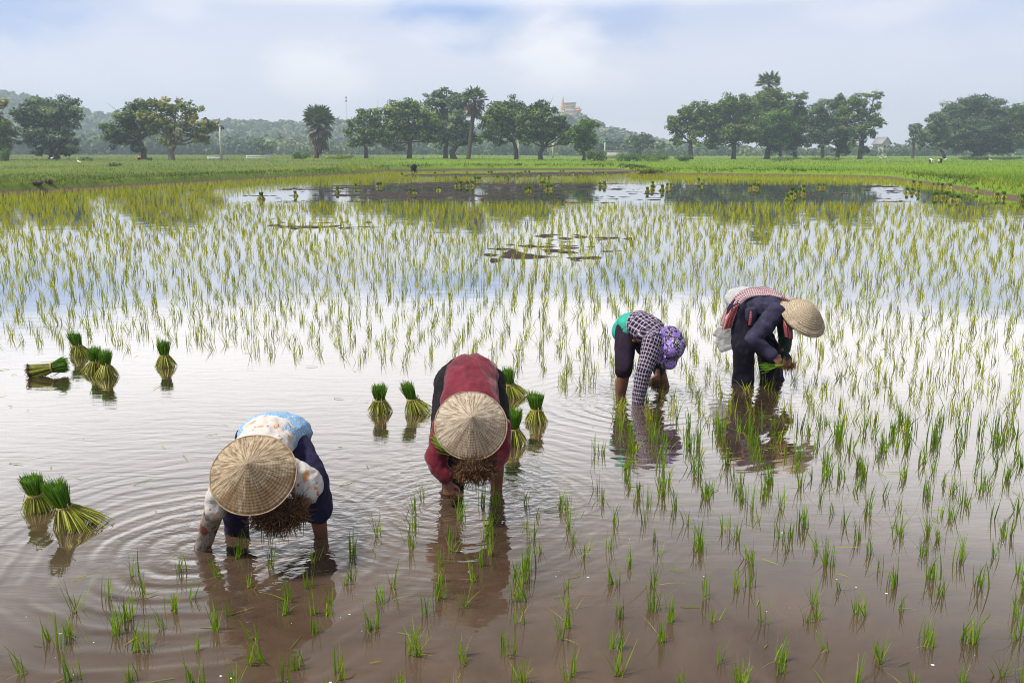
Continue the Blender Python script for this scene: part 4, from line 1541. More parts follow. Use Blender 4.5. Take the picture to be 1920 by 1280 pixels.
def straw_mat(name, c_lo, c_hi, dark_tone, coil=0.0, dark_amount=0.5):
    """palm-leaf hat: fine streaks from the tip to the rim, faint stitching rings, weathering stains, darker lower half"""
    m, t, out = new_mat(name)
    co = t.new('ShaderNodeTexCoord').outputs['Object']
    sep = t.new('ShaderNodeSeparateXYZ')
    t.put(sep.inputs[0], co)
    xy = t.new('ShaderNodeCombineXYZ')
    t.put(xy.inputs[0], sep.outputs[0]); t.put(xy.inputs[1], sep.outputs[1])
    r = t.vmath('LENGTH', xy.outputs[0])
    dn = t.vmath('NORMALIZE', xy.outputs[0])
    c2 = t.new('ShaderNodeCombineXYZ')
    s2 = t.new('ShaderNodeSeparateXYZ')
    t.put(s2.inputs[0], dn)
    t.put(c2.inputs[0], s2.outputs[0]); t.put(c2.inputs[1], s2.outputs[1]); t.put(c2.inputs[2], t.math('MULTIPLY', r, 1.1))
    if coil:
        st = t.noise(t.vmath('MULTIPLY', c2.outputs[0], (1, 1, 26)), 9.0, 4.0, 0.7)
    else:
        st = t.noise(c2.outputs[0], 15.0, 5.0, 0.72)
    st2 = t.noise(c2.outputs[0], 5.0, 3.0, 0.6)
    big = t.noise(co, 7.0, 4.0, 0.6, 0.4)
    rings = t.math('SINE', t.math('MULTIPLY', r, 2 * math.pi / (coil if coil else 0.0135)))
    f = t.remap(st, 0.40, 0.60, 0, 1)
    col = t.mix(f, c_lo, c_hi)
    col = t.mix(t.math('MULTIPLY', t.remap(st2, 0.5, 0.7), 0.35), col, c_lo)
    # darker towards the lower edge, broken up by stain blotches
    g = t.math('ADD', t.remap(sep.outputs[1], -0.20, 0.14, 1.0, 0.0), t.math('MULTIPLY', t.math('SUBTRACT', big, 0.5), 2.6))
    col = t.mix(t.math('MULTIPLY', t.remap(g, 0.25, 0.95, 0, 1, True), dark_amount), col, dark_tone)
    h = t.math('ADD', st, t.math('MULTIPLY', rings, 0.4 if coil else 0.10))
    principled(t, out, col, 0.7, 0.25, h, 0.010 if coil else 0.004)
    return m


def lathe(M, prof, seg=72, wave=0.0, tint=0.5, slot=0, close=True):
    """surface of revolution about local z; prof = [(r, z)]"""
    vs, q = [], []
    for (r, z) in prof:
        for k in range(seg):
            a = 2 * math.pi * k / seg
            rr = max(r, 0.0008)
            dz = wave * (rr / prof[-1][0] if prof[-1][0] else 1) ** 2 * (math.sin(3 * a + 0.5) + 0.6 * math.sin(5 * a + 2) + 0.4 * math.sin(8 * a)) if wave else 0
            vs.append((rr * math.cos(a), rr * math.sin(a), z + dz))
    n = len(prof)
    for i in range(n - 1):
        for k in range(seg):
            q.append((i * seg + k, (i + 1) * seg + k, (i + 1) * seg + (k + 1) % seg, i * seg + (k + 1) % seg))
    M.add(vs, q, None, tint, slot)


def aim(o, axis, upv=(0, 0, 1)):
    """turn an object so that its z looks along axis and its y as near to upv as it can"""
    z = Vector(axis).normalized()
    y = Vector(upv); y = (y - z * y.dot(z)).normalized()
    x = y.cross(z)
    o.rotation_euler = Matrix((x, y, z)).transposed().to_euler()


def cone_hat(root_o, centre, axis, R_=0.215, H=0.155, mat=None):
    M = Mesh()
    prof = [(0.0008, H), (0.006, H - 0.004)]
    for i in range(1, 15):
        t = i / 14
        prof.append((0.006 + (R_ - 0.006) * t, (H - 0.004) * (1 - t) - 0.010 * math.sin(math.pi * t) * 0.6))
    inner = [(r * 0.985, z - 0.007) for r, z in reversed(prof)]
    lathe(M, prof + inner, 96)
    # the plaited edge is a little uneven
    v = M.v[0]
    a = np.arctan2(v[:, 1], v[:, 0]); rr = np.hypot(v[:, 0], v[:, 1])
    v[:, 2] += (rr / R_) ** 2 * (0.004 * np.sin(3 * a + 1) + 0.003 * np.sin(7 * a) + 0.002 * np.sin(13 * a))
    o = M.build('hat', mat, root_o, True)
    o.location = Vector(centre) - root_o.location
    aim(o, axis)
    E = Mesh()
    tube(E, [(R_ * math.cos(2 * math.pi * k / 72), R_ * math.sin(2 * math.pi * k / 72),
              0.004 * math.sin(6 * math.pi * k / 72 + 1) + 0.003 * math.sin(14 * math.pi * k / 72)) for k in range(73)], 0.0042, 6, cap=False)
    E.build('hat_rim', MAT['hat_edge'], o, True)
    S = Mesh()
    for sx in (-1, 1):
        tube(S, [(0.10 * sx, 0.0, 0.045), (0.085 * sx, 0.05, -0.05), (0.05 * sx, 0.085, -0.12), (0, 0.10, -0.145)], 0.004, 6)
    S.build('chin_strap', MAT['hat_edge'], o, True)
    return o


MAT['hat_edge'] = simple_mat('hat_edge', (0.20, 0.14, 0.09), (0.36, 0.27, 0.18), 40, 0.8, 0.2)
MAT['hat_a'] = straw_mat('weathered_palm_leaf_hat', (0.13, 0.085, 0.048), (0.44, 0.35, 0.235), (0.12, 0.066, 0.028), 0, 0.72)
MAT['hat_b'] = straw_mat('pale_palm_leaf_hat', (0.165, 0.12, 0.082), (0.49, 0.41, 0.31), (0.18, 0.118, 0.07), 0, 0.5)
MAT['hat_c'] = straw_mat('coiled_straw_hat', (0.30, 0.22, 0.14), (0.62, 0.52, 0.39), (0.36, 0.27, 0.17), 0.016, 0.35)

MAT['navy'] = plain_cloth('navy_cloth', (0.010, 0.008, 0.028), (0.020, 0.016, 0.050), 26)
MAT['blue_print'] = swirl_cloth('blue_swirl_print', (0.17, 0.32, 0.52), (0.42, 0.54, 0.66))
MAT['white_floral'] = blob_cloth('white_orange_floral', (0.50, 0.465, 0.44), [((0.50, 0.24, 0.12), 13, 0.27), ((0.25, 0.10, 0.06), 21, 0.20), ((0.54, 0.38, 0.25), 17, 0.24)], 1)
MAT['sleeve_wet'] = blob_cloth('muddy_cream_print', (0.25, 0.215, 0.19), [((0.16, 0.05, 0.03), 9, 0.36), ((0.14, 0.08, 0.06), 17, 0.30), ((0.10, 0.07, 0.055), 40, 0.28)], 1)
MAT['white_hem'] = plain_cloth('white_hem', (0.50, 0.48, 0.47), (0.66, 0.64, 0.63), 30)
MAT['maroon'] = plain_cloth('maroon_velvet', (0.075, 0.005, 0.013), (0.185, 0.018, 0.034), 16, 0.8, 0.22)
MAT['black'] = plain_cloth('black_cloth', (0.006, 0.005, 0.006), (0.013, 0.011, 0.013), 26)
MAT['teal'] = plain_cloth('teal_cloth', (0.020, 0.26, 0.20), (0.045, 0.36, 0.28), 14)
MAT['plum'] = plain_cloth('plum_black_cloth', (0.010, 0.005, 0.012), (0.024, 0.012, 0.028), 30)
MAT['orange'] = plain_cloth('orange_cloth', (0.55, 0.16, 0.03), (0.66, 0.24, 0.04), 14)
MAT['plaid'] = check_cloth('plum_plaid', 0.036, (0.17, 0.10, 0.16), (0.016, 0.007, 0.022), (0.48, 0.48, 0.56), 0.095, 0.62)
MAT['krama'] = check_cloth('red_white_check', 0.020, (0.44, 0.40, 0.42), (0.15, 0.022, 0.04), (0.30, 0.05, 0.06), 0.02, 0.52)
MAT['krama_red'] = check_cloth('red_check_tail', 0.022, (0.30, 0.10, 0.10), (0.28, 0.022, 0.030), (0.50, 0.30, 0.29), 0.12, 0.6)
MAT['denim'] = plain_cloth('fold_toned_navy_jacket', (0.009, 0.008, 0.022), (0.050, 0.044, 0.085), 9)  # bright and dark of the wrinkles put into the colour as mottled navy
MAT['denim_dark'] = plain_cloth('wet_navy_trousers', (0.004, 0.0035, 0.009), (0.014, 0.012, 0.027), 9)
MAT['green_dark'] = plain_cloth('dark_green_sleeve', (0.008, 0.022, 0.018), (0.02, 0.045, 0.036), 18)
MAT['purple_flowers'] = blob_cloth('purple_flower_print', (0.022, 0.018, 0.022), [((0.55, 0.53, 0.56), 62, 0.34), ((0.27, 0.16, 0.56), 20, 0.56), ((0.42, 0.30, 0.70), 46, 0.32), ((0.60, 0.58, 0.64), 90, 0.27)], 1)


def ribbon(name, parent, root, pts, mat, thick=0.006, nw=8, fold=0.0, freq=3.0, fringe=False):
    """strip of cloth: pts = [(centre, half-width vector)]"""
    o = Vector(root)
    n = 6
    C = catmull([tuple(p[0]) for p in pts], [0.01] * len(pts), n)[0]
    Wd = catmull([tuple(p[1]) for p in pts], [0.01] * len(pts), n)[0]
    rows = []
    al, ar = [], []
    L = 0.0
    for i, (c, w) in enumerate(zip(C, Wd)):
        c, w = Vector(c) - o, Vector(w)
        if i:
            L += (c - prev).length
        prev = c.copy()
        d = Vector(C[min(i + 1, len(C) - 1)]) - Vector(C[max(i - 1, 0)])
        nn = d.cross(w).normalized()
        row = []
        for k in range(nw + 1):
            s = k / nw * 2 - 1
            row.append((c + w * s + nn * fold * math.sin(s * freq * 3 + L * 9) * (0.5 + 0.5 * abs(s)), nn))
            al.append(L); ar.append(s * w.length)
        rows.append(row)
    vs = [tuple(v + q * thick / 2) for r in rows for v, q in r] + [tuple(v - q * thick / 2) for r in rows for v, q in r]
    m, k = len(rows), nw + 1
    N = m * k
    q = []
    for i in range(m - 1):
        for j in range(nw):
            a = i * k + j
            q.append((a, a + 1, a + k + 1, a + k))
            q.append((N + a, N + a + k, N + a + k + 1, N + a + 1))
    edge = [i * k for i in range(m)], [i * k + nw for i in range(m)]
    for e in edge:
        for i in range(m - 1):
            q.append((e[i], e[i + 1], e[i + 1] + N, e[i] + N))
    for r in (0, (m - 1) * k):
        for j in range(nw):
            q.append((r + j, r + j + 1, r + j + 1 + N, r + j + N))
    M = Mesh()
    M.add(vs, q)
    me = M.mesh(name, mat, True)
    for nm, dta in (('along', al), ('around', ar)):
        a = me.attributes.new(nm, 'FLOAT', 'POINT')
        a.data.foreach_set('value', np.array(list(dta) * 2, np.float32))
    return link(name, me, parent)


def below(p, z):
    return Vector((p.x, p.y, z))


# ================================================================== the woman in the floral shirt (nearest)
def person_floral():
    r = thing('person', (G(515, 998).x, G(515, 998).y, 0), 'person in white floral shirt, light blue hip cloth and cone hat, bending nearest the camera', 'person', None)
    o = r.location
    fR, fL = G(602, 1000), G(440, 991)
    J = dict(pel=W(507, 812, 5.06), mid=W(500, 826, 4.88), chest=W(486, 856, 4.68), neck=W(478, 880, 4.54), head=W(475, 905, 4.46),
             hipR=W(545, 822, 5.06), hipL=W(468, 822, 5.06), kneeR=W(586, 902, 4.84), kneeL=W(444, 915, 4.86),
             shL=W(428, 893, 4.60), elL=W(404, 950, 4.60), shR=W(535, 880, 4.62), elR=W(576, 908, 4.68), wrR=W(566, 950, 4.52))
    J['ankR'] = below(fR + Vector((0.01, 0.02, 0)), -0.16); J['ankL'] = below(fL, -0.16)
    J['toeR'] = J['ankR'] + Vector((0.04, -0.17, -0.05)); J['toeL'] = J['ankL'] + Vector((-0.02, -0.17, -0.05))
    h = G(378, 1033)
    J['wrL'] = Vector((h.x + 0.005, h.y + 0.03, 0.035))
    J['dorsal'] = Vector((0, 0, 1))
    tocam = (Vector((0, 0, CAM_H)) - W(475, 889, 4.42)).normalized()
    right, up = Vector((1, 0, 0)), Vector((0, SP, CP))
    ax = (tocam * 0.90 - right * 0.20 + up * 0.36).normalized()
    build_body(r, J, MAT['skin'],
               dict(L=((-0.1, -0.25, -1), (-0.3, -1, 0.2), (1, 0, 0), 0.165, dict(curl=(0.5, 0.55, 0.6, 0.6))),
                    R=((-0.75, -0.35, -0.55), (0.6, -0.5, 0.6), (-0.3, -0.8, -0.2), 0.165, dict(curl=(0.65, 0.7, 0.7, 0.75), tcurl=0.8))),
               ax, Vector((0, -0.45, -1)))
    P = J
    garment('trousers', r, o, [
        ([P['hipR'] + Vector((-0.02, 0.02, 0.02)), P['hipR'].lerp(P['kneeR'], 0.5), P['kneeR'], P['kneeR'].lerp(fR, 0.42)], [0.088, 0.090, 0.084, 0.078]),
        ([P['kneeR'].lerp(fR, 0.36), P['kneeR'].lerp(fR, 0.52)], [0.088, 0.083]),
        ([P['hipL'] + Vector((0.02, 0.02, 0.02)), P['hipL'].lerp(P['kneeL'], 0.5), P['kneeL'], below(fL, -0.06)], [0.085, 0.086, 0.078, 0.066]),
        ([P['hipL'], P['pel'], P['hipR']], [0.085, 0.10, 0.09])],
        MAT['navy'], 0.010, 2, 0.012, 11, (0, 0, 1), seed=2.0)
    garment('hip_cloth', r, o, [
        ([P['pel'] + Vector((0.03, 0.17, -0.07)), P['pel'] + Vector((0.025, 0.09, -0.012)), P['pel'] + Vector((0.015, -0.02, 0.0)), P['mid'] + Vector((0, 0.02, -0.005))],
         [(0.170, 0.085), (0.196, 0.105), (0.194, 0.112), (0.172, 0.110)], dict(up=(0, 0, 1)))],
        MAT['blue_print'], 0.010, 3, 0.011, 10, (1, 0, 0), seed=5.0)
    bones = [([P['pel'], P['mid'], P['chest'], P['neck']], (0, 0, 1), 0.0)]
    garment('shirt', r, o, [
        ([P['mid'] + Vector((0, 0.06, 0.006)), P['mid'].lerp(P['chest'], 0.4), P['chest'], P['neck'] + Vector((0, 0.02, 0))],
         [(0.160, 0.118), (0.156, 0.112), (0.175, 0.110), (0.10, 0.075)], dict(up=(0, 0, 1))),
        ([P['shL'], P['chest'].lerp(P['neck'], 0.5), P['shR']], [0.068, 0.085, 0.075]),
        ([P['shR'] + Vector((-0.03, 0, 0)), P['shR'].lerp(P['elR'], 0.55), P['elR'] + Vector((0.004, 0, 0.0)), P['elR'].lerp(P['wrR'], 0.32)], [0.080, 0.083, 0.080, 0.072]),
        ([P['shL'], P['shL'].lerp(P['elL'], 0.5), P['elL']], [0.074, 0.070, 0.064])],
        MAT['white_floral'], 0.010, 2, 0.012, 11, (0.3, -1, 0.2), bones, 8.0)
    garment('waist_hem', r, o, [([P['mid'] + Vector((0.004, 0.085, 0.005)), P['mid'] + Vector((0.002, 0.055, 0.006))], [(0.168, 0.124), (0.164, 0.122)], dict(up=(0, 0, 1), flat_end=(True, True)))],
            MAT['white_hem'], 0.009, 3, 0.003, 16, (1, 0, 0), seed=1.0)
    garment('sleeve', r, o, [([P['elL'].lerp(P['shL'], 0.12), P['elL'], P['elL'].lerp(P['wrL'], 0.5), P['wrL'] + (P['wrL'] - P['elL']).normalized() * 0.06],
                             [0.060, 0.055, 0.049, 0.042])], MAT['sleeve_wet'], 0.009, 3, 0.005, 18, P['wrL'] - P['elL'], seed=4.0)
    cone_hat(r, W(475, 889, 4.42), ax, 0.222, 0.150, MAT['hat_a'])
    return r


# ================================================================== the woman in maroon
def person_maroon():
    r = thing('person', (G(890, 912).x, G(890, 912).y, 0), 'person in maroon velvet top, black trousers and pale cone hat, planting with one hand', 'person', None)
    o = r.location
    fR, fL = G(930, 914), G(853, 905)
    J = dict(pel=W(882, 706, 5.82), mid=W(882, 725, 5.64), chest=W(882, 765, 5.42), neck=W(883, 790, 5.28), head=W(884, 812, 5.20),
             hipR=W(920, 722, 5.82), hipL=W(845, 722, 5.82), kneeR=W(932, 826, 5.56), kneeL=W(834, 822, 5.58),
             shL=W(832, 800, 5.38), elL=W(819, 862, 5.36), shR=W(934, 798, 5.38), elR=W(938, 850, 5.30), wrR=W(912, 882, 5.14))
    J['ankR'] = below(fR + Vector((0, 0.02, 0)), -0.16); J['ankL'] = below(fL + Vector((0, 0.02, 0)), -0.16)
    J['toeR'] = J['ankR'] + Vector((0.03, -0.17, -0.05)); J['toeL'] = J['ankL'] + Vector((-0.02, -0.17, -0.05))
    J['wrL'] = W(840, 903, 5.32)
    tocam = (Vector((0, 0, CAM_H)) - W(883, 797, 5.16)).normalized()
    right, up = Vector((1, 0, 0)), Vector((0, SP, CP))
    ax = (tocam * 0.93 + right * 0.05 + up * 0.34).normalized()
    build_body(r, J, MAT['skin'],
               dict(L=((0.10, -0.10, -1), (-0.25, -1, 0.15), (1, -0.2, 0), 0.172, dict(curl=(0.35, 0.42, 0.5, 0.55), tcurl=0.6)),
                    R=((-0.9, -0.3, -0.25), (0.2, -0.8, 0.6), (-0.2, 0.3, 0.9), 0.165, dict(curl=(0.65, 0.7, 0.7, 0.75)))),
               ax, Vector((0, -0.45, -1)))
    P = J
    garment('trousers', r, o, [
        ([P['hipR'] + Vector((-0.015, 0, 0.02)), P['hipR'].lerp(P['kneeR'], 0.5), P['kneeR'], P['kneeR'].lerp(fR, 0.32)], [0.110, 0.098, 0.080, 0.072]),
        ([P['hipL'] + Vector((0.005, 0, 0.02)), P['hipL'].lerp(P['kneeL'], 0.5), P['kneeL'], below(fL, -0.06)], [0.115, 0.100, 0.082, 0.066]),
        ([P['hipL'], P['pel'] + Vector((-0.02, 0.03, 0.02)), P['hipR']], [0.115, 0.118, 0.10])],
        MAT['black'], 0.011, 3, 0.010, 11, (0, 0, 1), seed=12.0)
    garment('shirt', r, o, [
        ([P['pel'] + Vector((0.012, 0.10, -0.03)), P['pel'] + Vector((0.012, 0.02, 0.03)), P['mid'] + Vector((0.004, 0, 0.01)), P['chest'], P['neck']],
         [(0.135, 0.10), (0.172, 0.118), (0.172, 0.118), (0.182, 0.115), (0.10, 0.07)], dict(up=(0, 0, 1))),
        ([P['shL'], P['chest'].lerp(P['neck'], 0.5), P['shR']], [0.070, 0.085, 0.070]),
        ([P['shL'], P['shL'].lerp(P['elL'], 0.55), P['elL'], P['elL'].lerp(P['wrL'], 0.72)], [0.072, 0.070, 0.066, 0.047]),
        ([P['shR'], P['shR'].lerp(P['elR'], 0.55), P['elR'], P['elR'].lerp(P['wrR'], 0.7)], [0.070, 0.064, 0.058, 0.045])],
        MAT['maroon'], 0.010, 2, 0.013, 10, (0.25, -1, -0.2), seed=15.0)
    cone_hat(r, W(883, 797, 5.16), ax, 0.217, 0.150, MAT['hat_b'])
    return r


# ================================================================== the woman in plaid
def person_plaid():
    r = thing('person', (G(1205, 735).x, G(1205, 735).y, 0), 'person in a plum plaid shirt, teal top and purple flowered sun hat bending sideways', 'person', None)
    o = r.location
    fL, fR = G(1160, 739), G(1258, 724)
    J = dict(pel=W(1181, 613, 8.24), mid=W(1200, 611, 8.16), chest=W(1222, 624, 8.05), neck=W(1238, 637, 8.00), head=W(1247, 648, 7.97),
             hipL=W(1172, 628, 8.14), hipR=W(1190, 625, 8.34), kneeL=W(1170, 690, 7.98), kneeR=W(1229, 676, 8.30),
             shL=W(1226, 643, 7.88), elL=W(1207, 694, 7.78), shR=W(1236, 637, 8.18), elR=W(1237, 685, 8.16), wrR=W(1232, 704, 8.00))
    J['ankL'] = below(fL, -0.16); J['ankR'] = below(fR, -0.16)
    J['toeL'] = J['ankL'] + Vector((0.14, -0.10, -0.05)); J['toeR'] = J['ankR'] + Vector((0.14, -0.10, -0.05))
    h = G(1196, 757)
    J['wrL'] = Vector((h.x, h.y + 0.02, 0.03))
    J['dorsal'] = Vector((-0.1, 0.1, 1))
    tocam = (Vector((0, 0, CAM_H)) - W(1256, 652, 7.9)).normalized()
    right, up = Vector((1, 0, 0)), Vector((0, SP, CP))
    ax = (tocam * 0.80 + right * 0.50 - up * 0.12).normalized()
    build_body(r, J, MAT['skin'],
               dict(L=((0, -0.1, -1), (-0.3, -1, 0), (1, -0.2, 0), 0.16, dict(curl=(0.4, 0.45, 0.5, 0.5))),
                    R=((-0.15, -0.35, -0.9), (0.5, -0.8, 0.3), (-0.8, -0.4, 0), 0.165, dict(curl=(0.6, 0.65, 0.7, 0.75), tcurl=0.8))),
               ax, Vector((-0.2, -0.3, -1)), 1.12)
    P = J
    garment('trousers', r, o, [
        ([P['hipL'] + Vector((0.01, 0.03, 0.03)), P['hipL'].lerp(P['kneeL'], 0.45), P['kneeL'], P['kneeL'].lerp(fL, 0.12)], [0.100, 0.094, 0.080, 0.076]),
        ([P['hipR'] + Vector((0, 0, 0.02)), P['hipR'].lerp(P['kneeR'], 0.5), P['kneeR'], P['kneeR'].lerp(fR, 0.1)], [0.10, 0.088, 0.076, 0.072]),
        ([P['hipL'], P['pel'], P['hipR']], [0.09, 0.095, 0.09])], MAT['plum'], 0.011, 4, 0.005, 15, (0, 0, 1), seed=21.0)
    garment('undershirt', r, o, [
        ([P['pel'] + Vector((-0.050, -0.01, -0.055)), P['pel'] + Vector((-0.012, -0.01, 0.0)), P['mid'] + Vector((-0.01, 0, 0.010)), P['mid'].lerp(P['chest'], 0.35)],
         [(0.185, 0.105), (0.190, 0.132), (0.160, 0.118), (0.13, 0.10)], dict(up=(0, 0, 1)))],
        MAT['teal'], 0.011, 5, 0.005, 13, (0.5, 0, 1), seed=25.0)
    garment('shirt_hem', r, o, [
        ([P['pel'] + Vector((-0.045, -0.02, -0.082)), P['pel'] + Vector((0.035, -0.025, -0.095))], [(0.192, 0.040), (0.180, 0.036)], dict(up=(0, 0, 1)))],
        MAT['orange'], 0.009, 3, 0.004, 18, (1, 0, 0), seed=29.0)
    bones = [([P['pel'], P['mid'], P['chest'], P['neck']], (0, -1, 0.1), 0.0), ([P['shL'], P['elL'], P['wrL']], (0, -1, 0.1), 0.31)]
    garment('plaid_shirt', r, o, [
        ([P['mid'] + Vector((-0.010, 0, 0.004)), P['mid'].lerp(P['chest'], 0.5), P['chest'], P['neck']],
         [(0.168, 0.134), (0.170, 0.130), (0.165, 0.118), (0.09, 0.075)], dict(up=(0, 0, 1))),
        ([P['shL'], P['chest'].lerp(P['neck'], 0.4), P['shR']], [0.072, 0.09, 0.07]),
        ([P['shL'] + Vector((-0.01, 0, 0.01)), P['shL'].lerp(P['elL'], 0.5), P['elL'], P['elL'].lerp(P['wrL'], 0.6), P['wrL'] + Vector((0, 0, -0.06))], [0.088, 0.080, 0.070, 0.058, 0.046])],
        MAT['plaid'], 0.010, 3, 0.010, 12, (0.5, -0.3, -1), bones, 31.0)
    garment('sleeve', r, o, [([P['shR'], P['elR'], P['elR'].lerp(P['wrR'], 0.6)], [0.064, 0.062, 0.046])], MAT['black'], 0.010, 3, 0.004, 18, seed=33.0)
    # floppy flowered hat: crown, wavy brim and a flap over the neck
    M = Mesh()
    prof = [(0.001, 0.125), (0.03, 0.122), (0.06, 0.108), (0.085, 0.080), (0.096, 0.045), (0.100, 0.018), (0.112, 0.006), (0.145, -0.004), (0.18, -0.014), (0.205, -0.024)]
    lathe(M, prof + [(a * 0.975, b - 0.006) for a, b in reversed(prof)], 84)
    v = M.v[0]
    a = np.arctan2(v[:, 1], v[:, 0]); rr = np.hypot(v[:, 0], v[:, 1])
    k = np.clip((rr - 0.1) / 0.1, 0, 1)
    v[:, 2] += k * (0.020 * np.sin(3 * a + 0.5) + 0.014 * np.sin(5 * a + 2) + 0.006 * np.sin(11 * a))
    v[:, 0] *= 1 - 0.16 * k; v[:, 1] *= 1 - 0.03 * k
    gat = np.exp(-((rr - 0.098) / 0.02) ** 2)
    v[:, 2] += gat * 0.004 * np.sin(24 * a)
    ho = M.build('sun_hat', MAT['purple_flowers'], r, True)
    ho.location = W(1257, 652, 7.90) - o
    aim(ho, ax)
    E = Mesh()
    tube(E, [(0.1 * math.cos(2 * math.pi * q / 48), 0.1 * math.sin(2 * math.pi * q / 48), 0.02) for q in range(49)], 0.006, 6, cap=False)
    E.build('hat_band', MAT['plum'], ho, True)
    ribbon('neck_flap', r, o, [(W(1252, 632, 7.86), Vector((0.10, 0.02, -0.05))), (W(1240, 638, 7.84), Vector((0.11, 0.02, -0.07))), (W(1232, 650, 7.80), Vector((0.07, 0.03, -0.11)))],
           MAT['purple_flowers'], 0.006, 10, 0.012, 2.0)
    return r


# ================================================================== the worker in navy
def person_navy():
    r = thing('person', (G(1420, 714).x, G(1420, 714).y, 0), 'person in navy jacket and trousers with a checked scarf and coiled straw hat bending sideways', 'person', None)
    o = r.location
    fL, fR = G(1393, 717), G(1451, 712)
    J = dict(pel=W(1392, 580, 8.60), mid=W(1420, 572, 8.54), chest=W(1452, 577, 8.44), neck=W(1477, 587, 8.36), head=W(1494, 598, 8.30),
             hipL=W(1390, 600, 8.50), hipR=W(1402, 598, 8.72), kneeL=W(1398, 655, 8.40), kneeR=W(1440, 655, 8.56),
             shL=W(1458, 588, 8.26), elL=W(1413, 635, 8.20), shR=W(1470, 584, 8.58), elR=W(1472, 632, 8.52), wrR=W(1471, 664, 8.30), wrL=W(1449, 667, 8.14))
    J['ankL'] = below(fL, -0.16); J['ankR'] = below(fR, -0.16)
    J['toeL'] = J['ankL'] + Vector((0.15, -0.08, -0.05)); J['toeR'] = J['ankR'] + Vector((0.15, -0.08, -0.05))
    J['dorsal'] = Vector((-0.1, 0.1, 1))
    hc = W(1505, 594, 8.26)
    tocam = (Vector((0, 0, CAM_H)) - hc).normalized()
    right, up = Vector((1, 0, 0)), Vector((0, SP, CP))
    ax = (tocam * 0.62 + right * 0.48 + up * 0.52).normalized()
    build_body(r, J, MAT['skin'],
               dict(L=((0.62, -0.15, -0.55), (0.35, -0.8, 0.45), (0.6, -0.5, 0.5), 0.185, dict(curl=(0.45, 0.5, 0.55, 0.6), tcurl=0.6)),
                    R=((0.35, -0.4, -0.75), (0.7, -0.3, 0.5), (-0.5, -0.7, 0.1), 0.17, dict(curl=(0.6, 0.65, 0.7, 0.75)))),
               ax, Vector((0.5, -0.3, -0.9)))
    P = J
    garment('trousers', r, o, [
        ([P['hipL'] + Vector((-0.01, 0.03, 0.05)), P['hipL'].lerp(P['kneeL'], 0.5), P['kneeL'] + Vector((-0.01, 0, 0)), P['kneeL'].lerp(fL, 0.6), below(fL, -0.07)], [0.120, 0.112, 0.100, 0.094, 0.096]),
        ([P['hipR'] + Vector((0, 0, 0.03)), P['hipR'].lerp(P['kneeR'], 0.5), P['kneeR'], P['kneeR'].lerp(fR, 0.6), below(fR, -0.07)], [0.115, 0.110, 0.105, 0.105, 0.108]),
        ([P['hipL'], P['pel'], P['hipR']], [0.115, 0.125, 0.115])], MAT['denim_dark'], 0.011, 2, 0.019, 8.5, (0.15, 0, 1), seed=41.0)
    garment('jacket', r, o, [
        ([P['pel'] + Vector((0.035, 0.0, -0.01)), P['mid'], P['chest'], P['neck'] + Vector((-0.02, 0, 0))],
         [(0.155, 0.110), (0.150, 0.108), (0.165, 0.118), (0.10, 0.075)], dict(up=(0, 0, 1))),
        ([P['shL'], P['chest'].lerp(P['neck'], 0.4), P['shR']], [0.078, 0.09, 0.075]),
        ([P['shL'] + Vector((-0.02, 0, 0.01)), P['shL'].lerp(P['elL'], 0.55), P['elL'], P['elL'].lerp(P['wrL'], 0.5), P['elL'].lerp(P['wrL'], 0.93)], [0.086, 0.078, 0.072, 0.062, 0.054]),
        ([P['mid'] + Vector((-0.10, -0.145, -0.02)), P['mid'] + Vector((-0.095, -0.165, -0.10)), P['mid'] + Vector((-0.07, -0.165, -0.19))], [(0.05, 0.02), (0.045, 0.016), (0.012, 0.01)], dict(up=(0, -1, 0)))],
        MAT['denim'], 0.010, 2, 0.017, 9, (0.6, 0.0, -0.75), seed=45.0)
    garment('sleeve', r, o, [([P['shR'], P['elR'], P['elR'].lerp(P['wrR'], 0.72)], [0.075, 0.066, 0.050])], MAT['green_dark'], 0.010, 3, 0.005, 16, (0, 0, 1), seed=47.0)
    garment('glove', r, o, [([P['elR'].lerp(P['wrR'], 0.95), P['wrR'], P['wrR'] + Vector((0.02, -0.025, -0.045))], [0.036, 0.037, 0.046])], MAT['green_dark'], 0.007, 2, 0.003, 20, seed=48.0)
    # checked scarf along the back and round the hips, with hanging ends
    ribbon('scarf', r, o, [(W(1478, 566, 8.36), Vector((0.0, 0.07, 0.0))), (W(1458, 553, 8.42), Vector((0.0, 0.08, 0.015))), (W(1430, 547, 8.50), Vector((0.0, 0.085, 0.018))),
                           (W(1404, 549, 8.54), Vector((0.01, 0.085, 0.018))), (W(1383, 563, 8.55), Vector((-0.02, 0.08, 0.01))), (W(1371, 586, 8.54), Vector((-0.045, 0.09, 0.0))), (W(1364, 611, 8.52), Vector((-0.05, 0.06, -0.01)))],
           MAT['krama'], 0.022, 12, 0.012, 3.0)
    ribbon('scarf_tail', r, o, [(W(1378, 575, 8.42), Vector((0.035, 0.02, 0.02))), (W(1369, 597, 8.40), Vector((0.045, 0.02, 0.012))), (W(1364, 616, 8.40), Vector((0.048, 0.02, 0.008)))],
           MAT['krama_red'], 0.014, 10, 0.012, 3.0)
    ribbon('scarf_end', r, o, [(W(1474, 598, 8.20), Vector((0.030, 0.01, 0.0))), (W(1478, 615, 8.18), Vector((0.040, 0.012, -0.006))), (W(1480, 634, 8.18), Vector((0.038, 0.012, -0.012)))],
           MAT['krama_red'], 0.014, 10, 0.012, 3.0)
    ribbon('waist_tie', r, o, [(W(1408, 582, 8.33), Vector((0.009, 0, 0))), (W(1407, 596, 8.32), Vector((0.011, 0, 0))), (W(1405, 610, 8.32), Vector((0.010, 0, 0)))],
           MAT['krama_red'], 0.012, 6, 0.003)
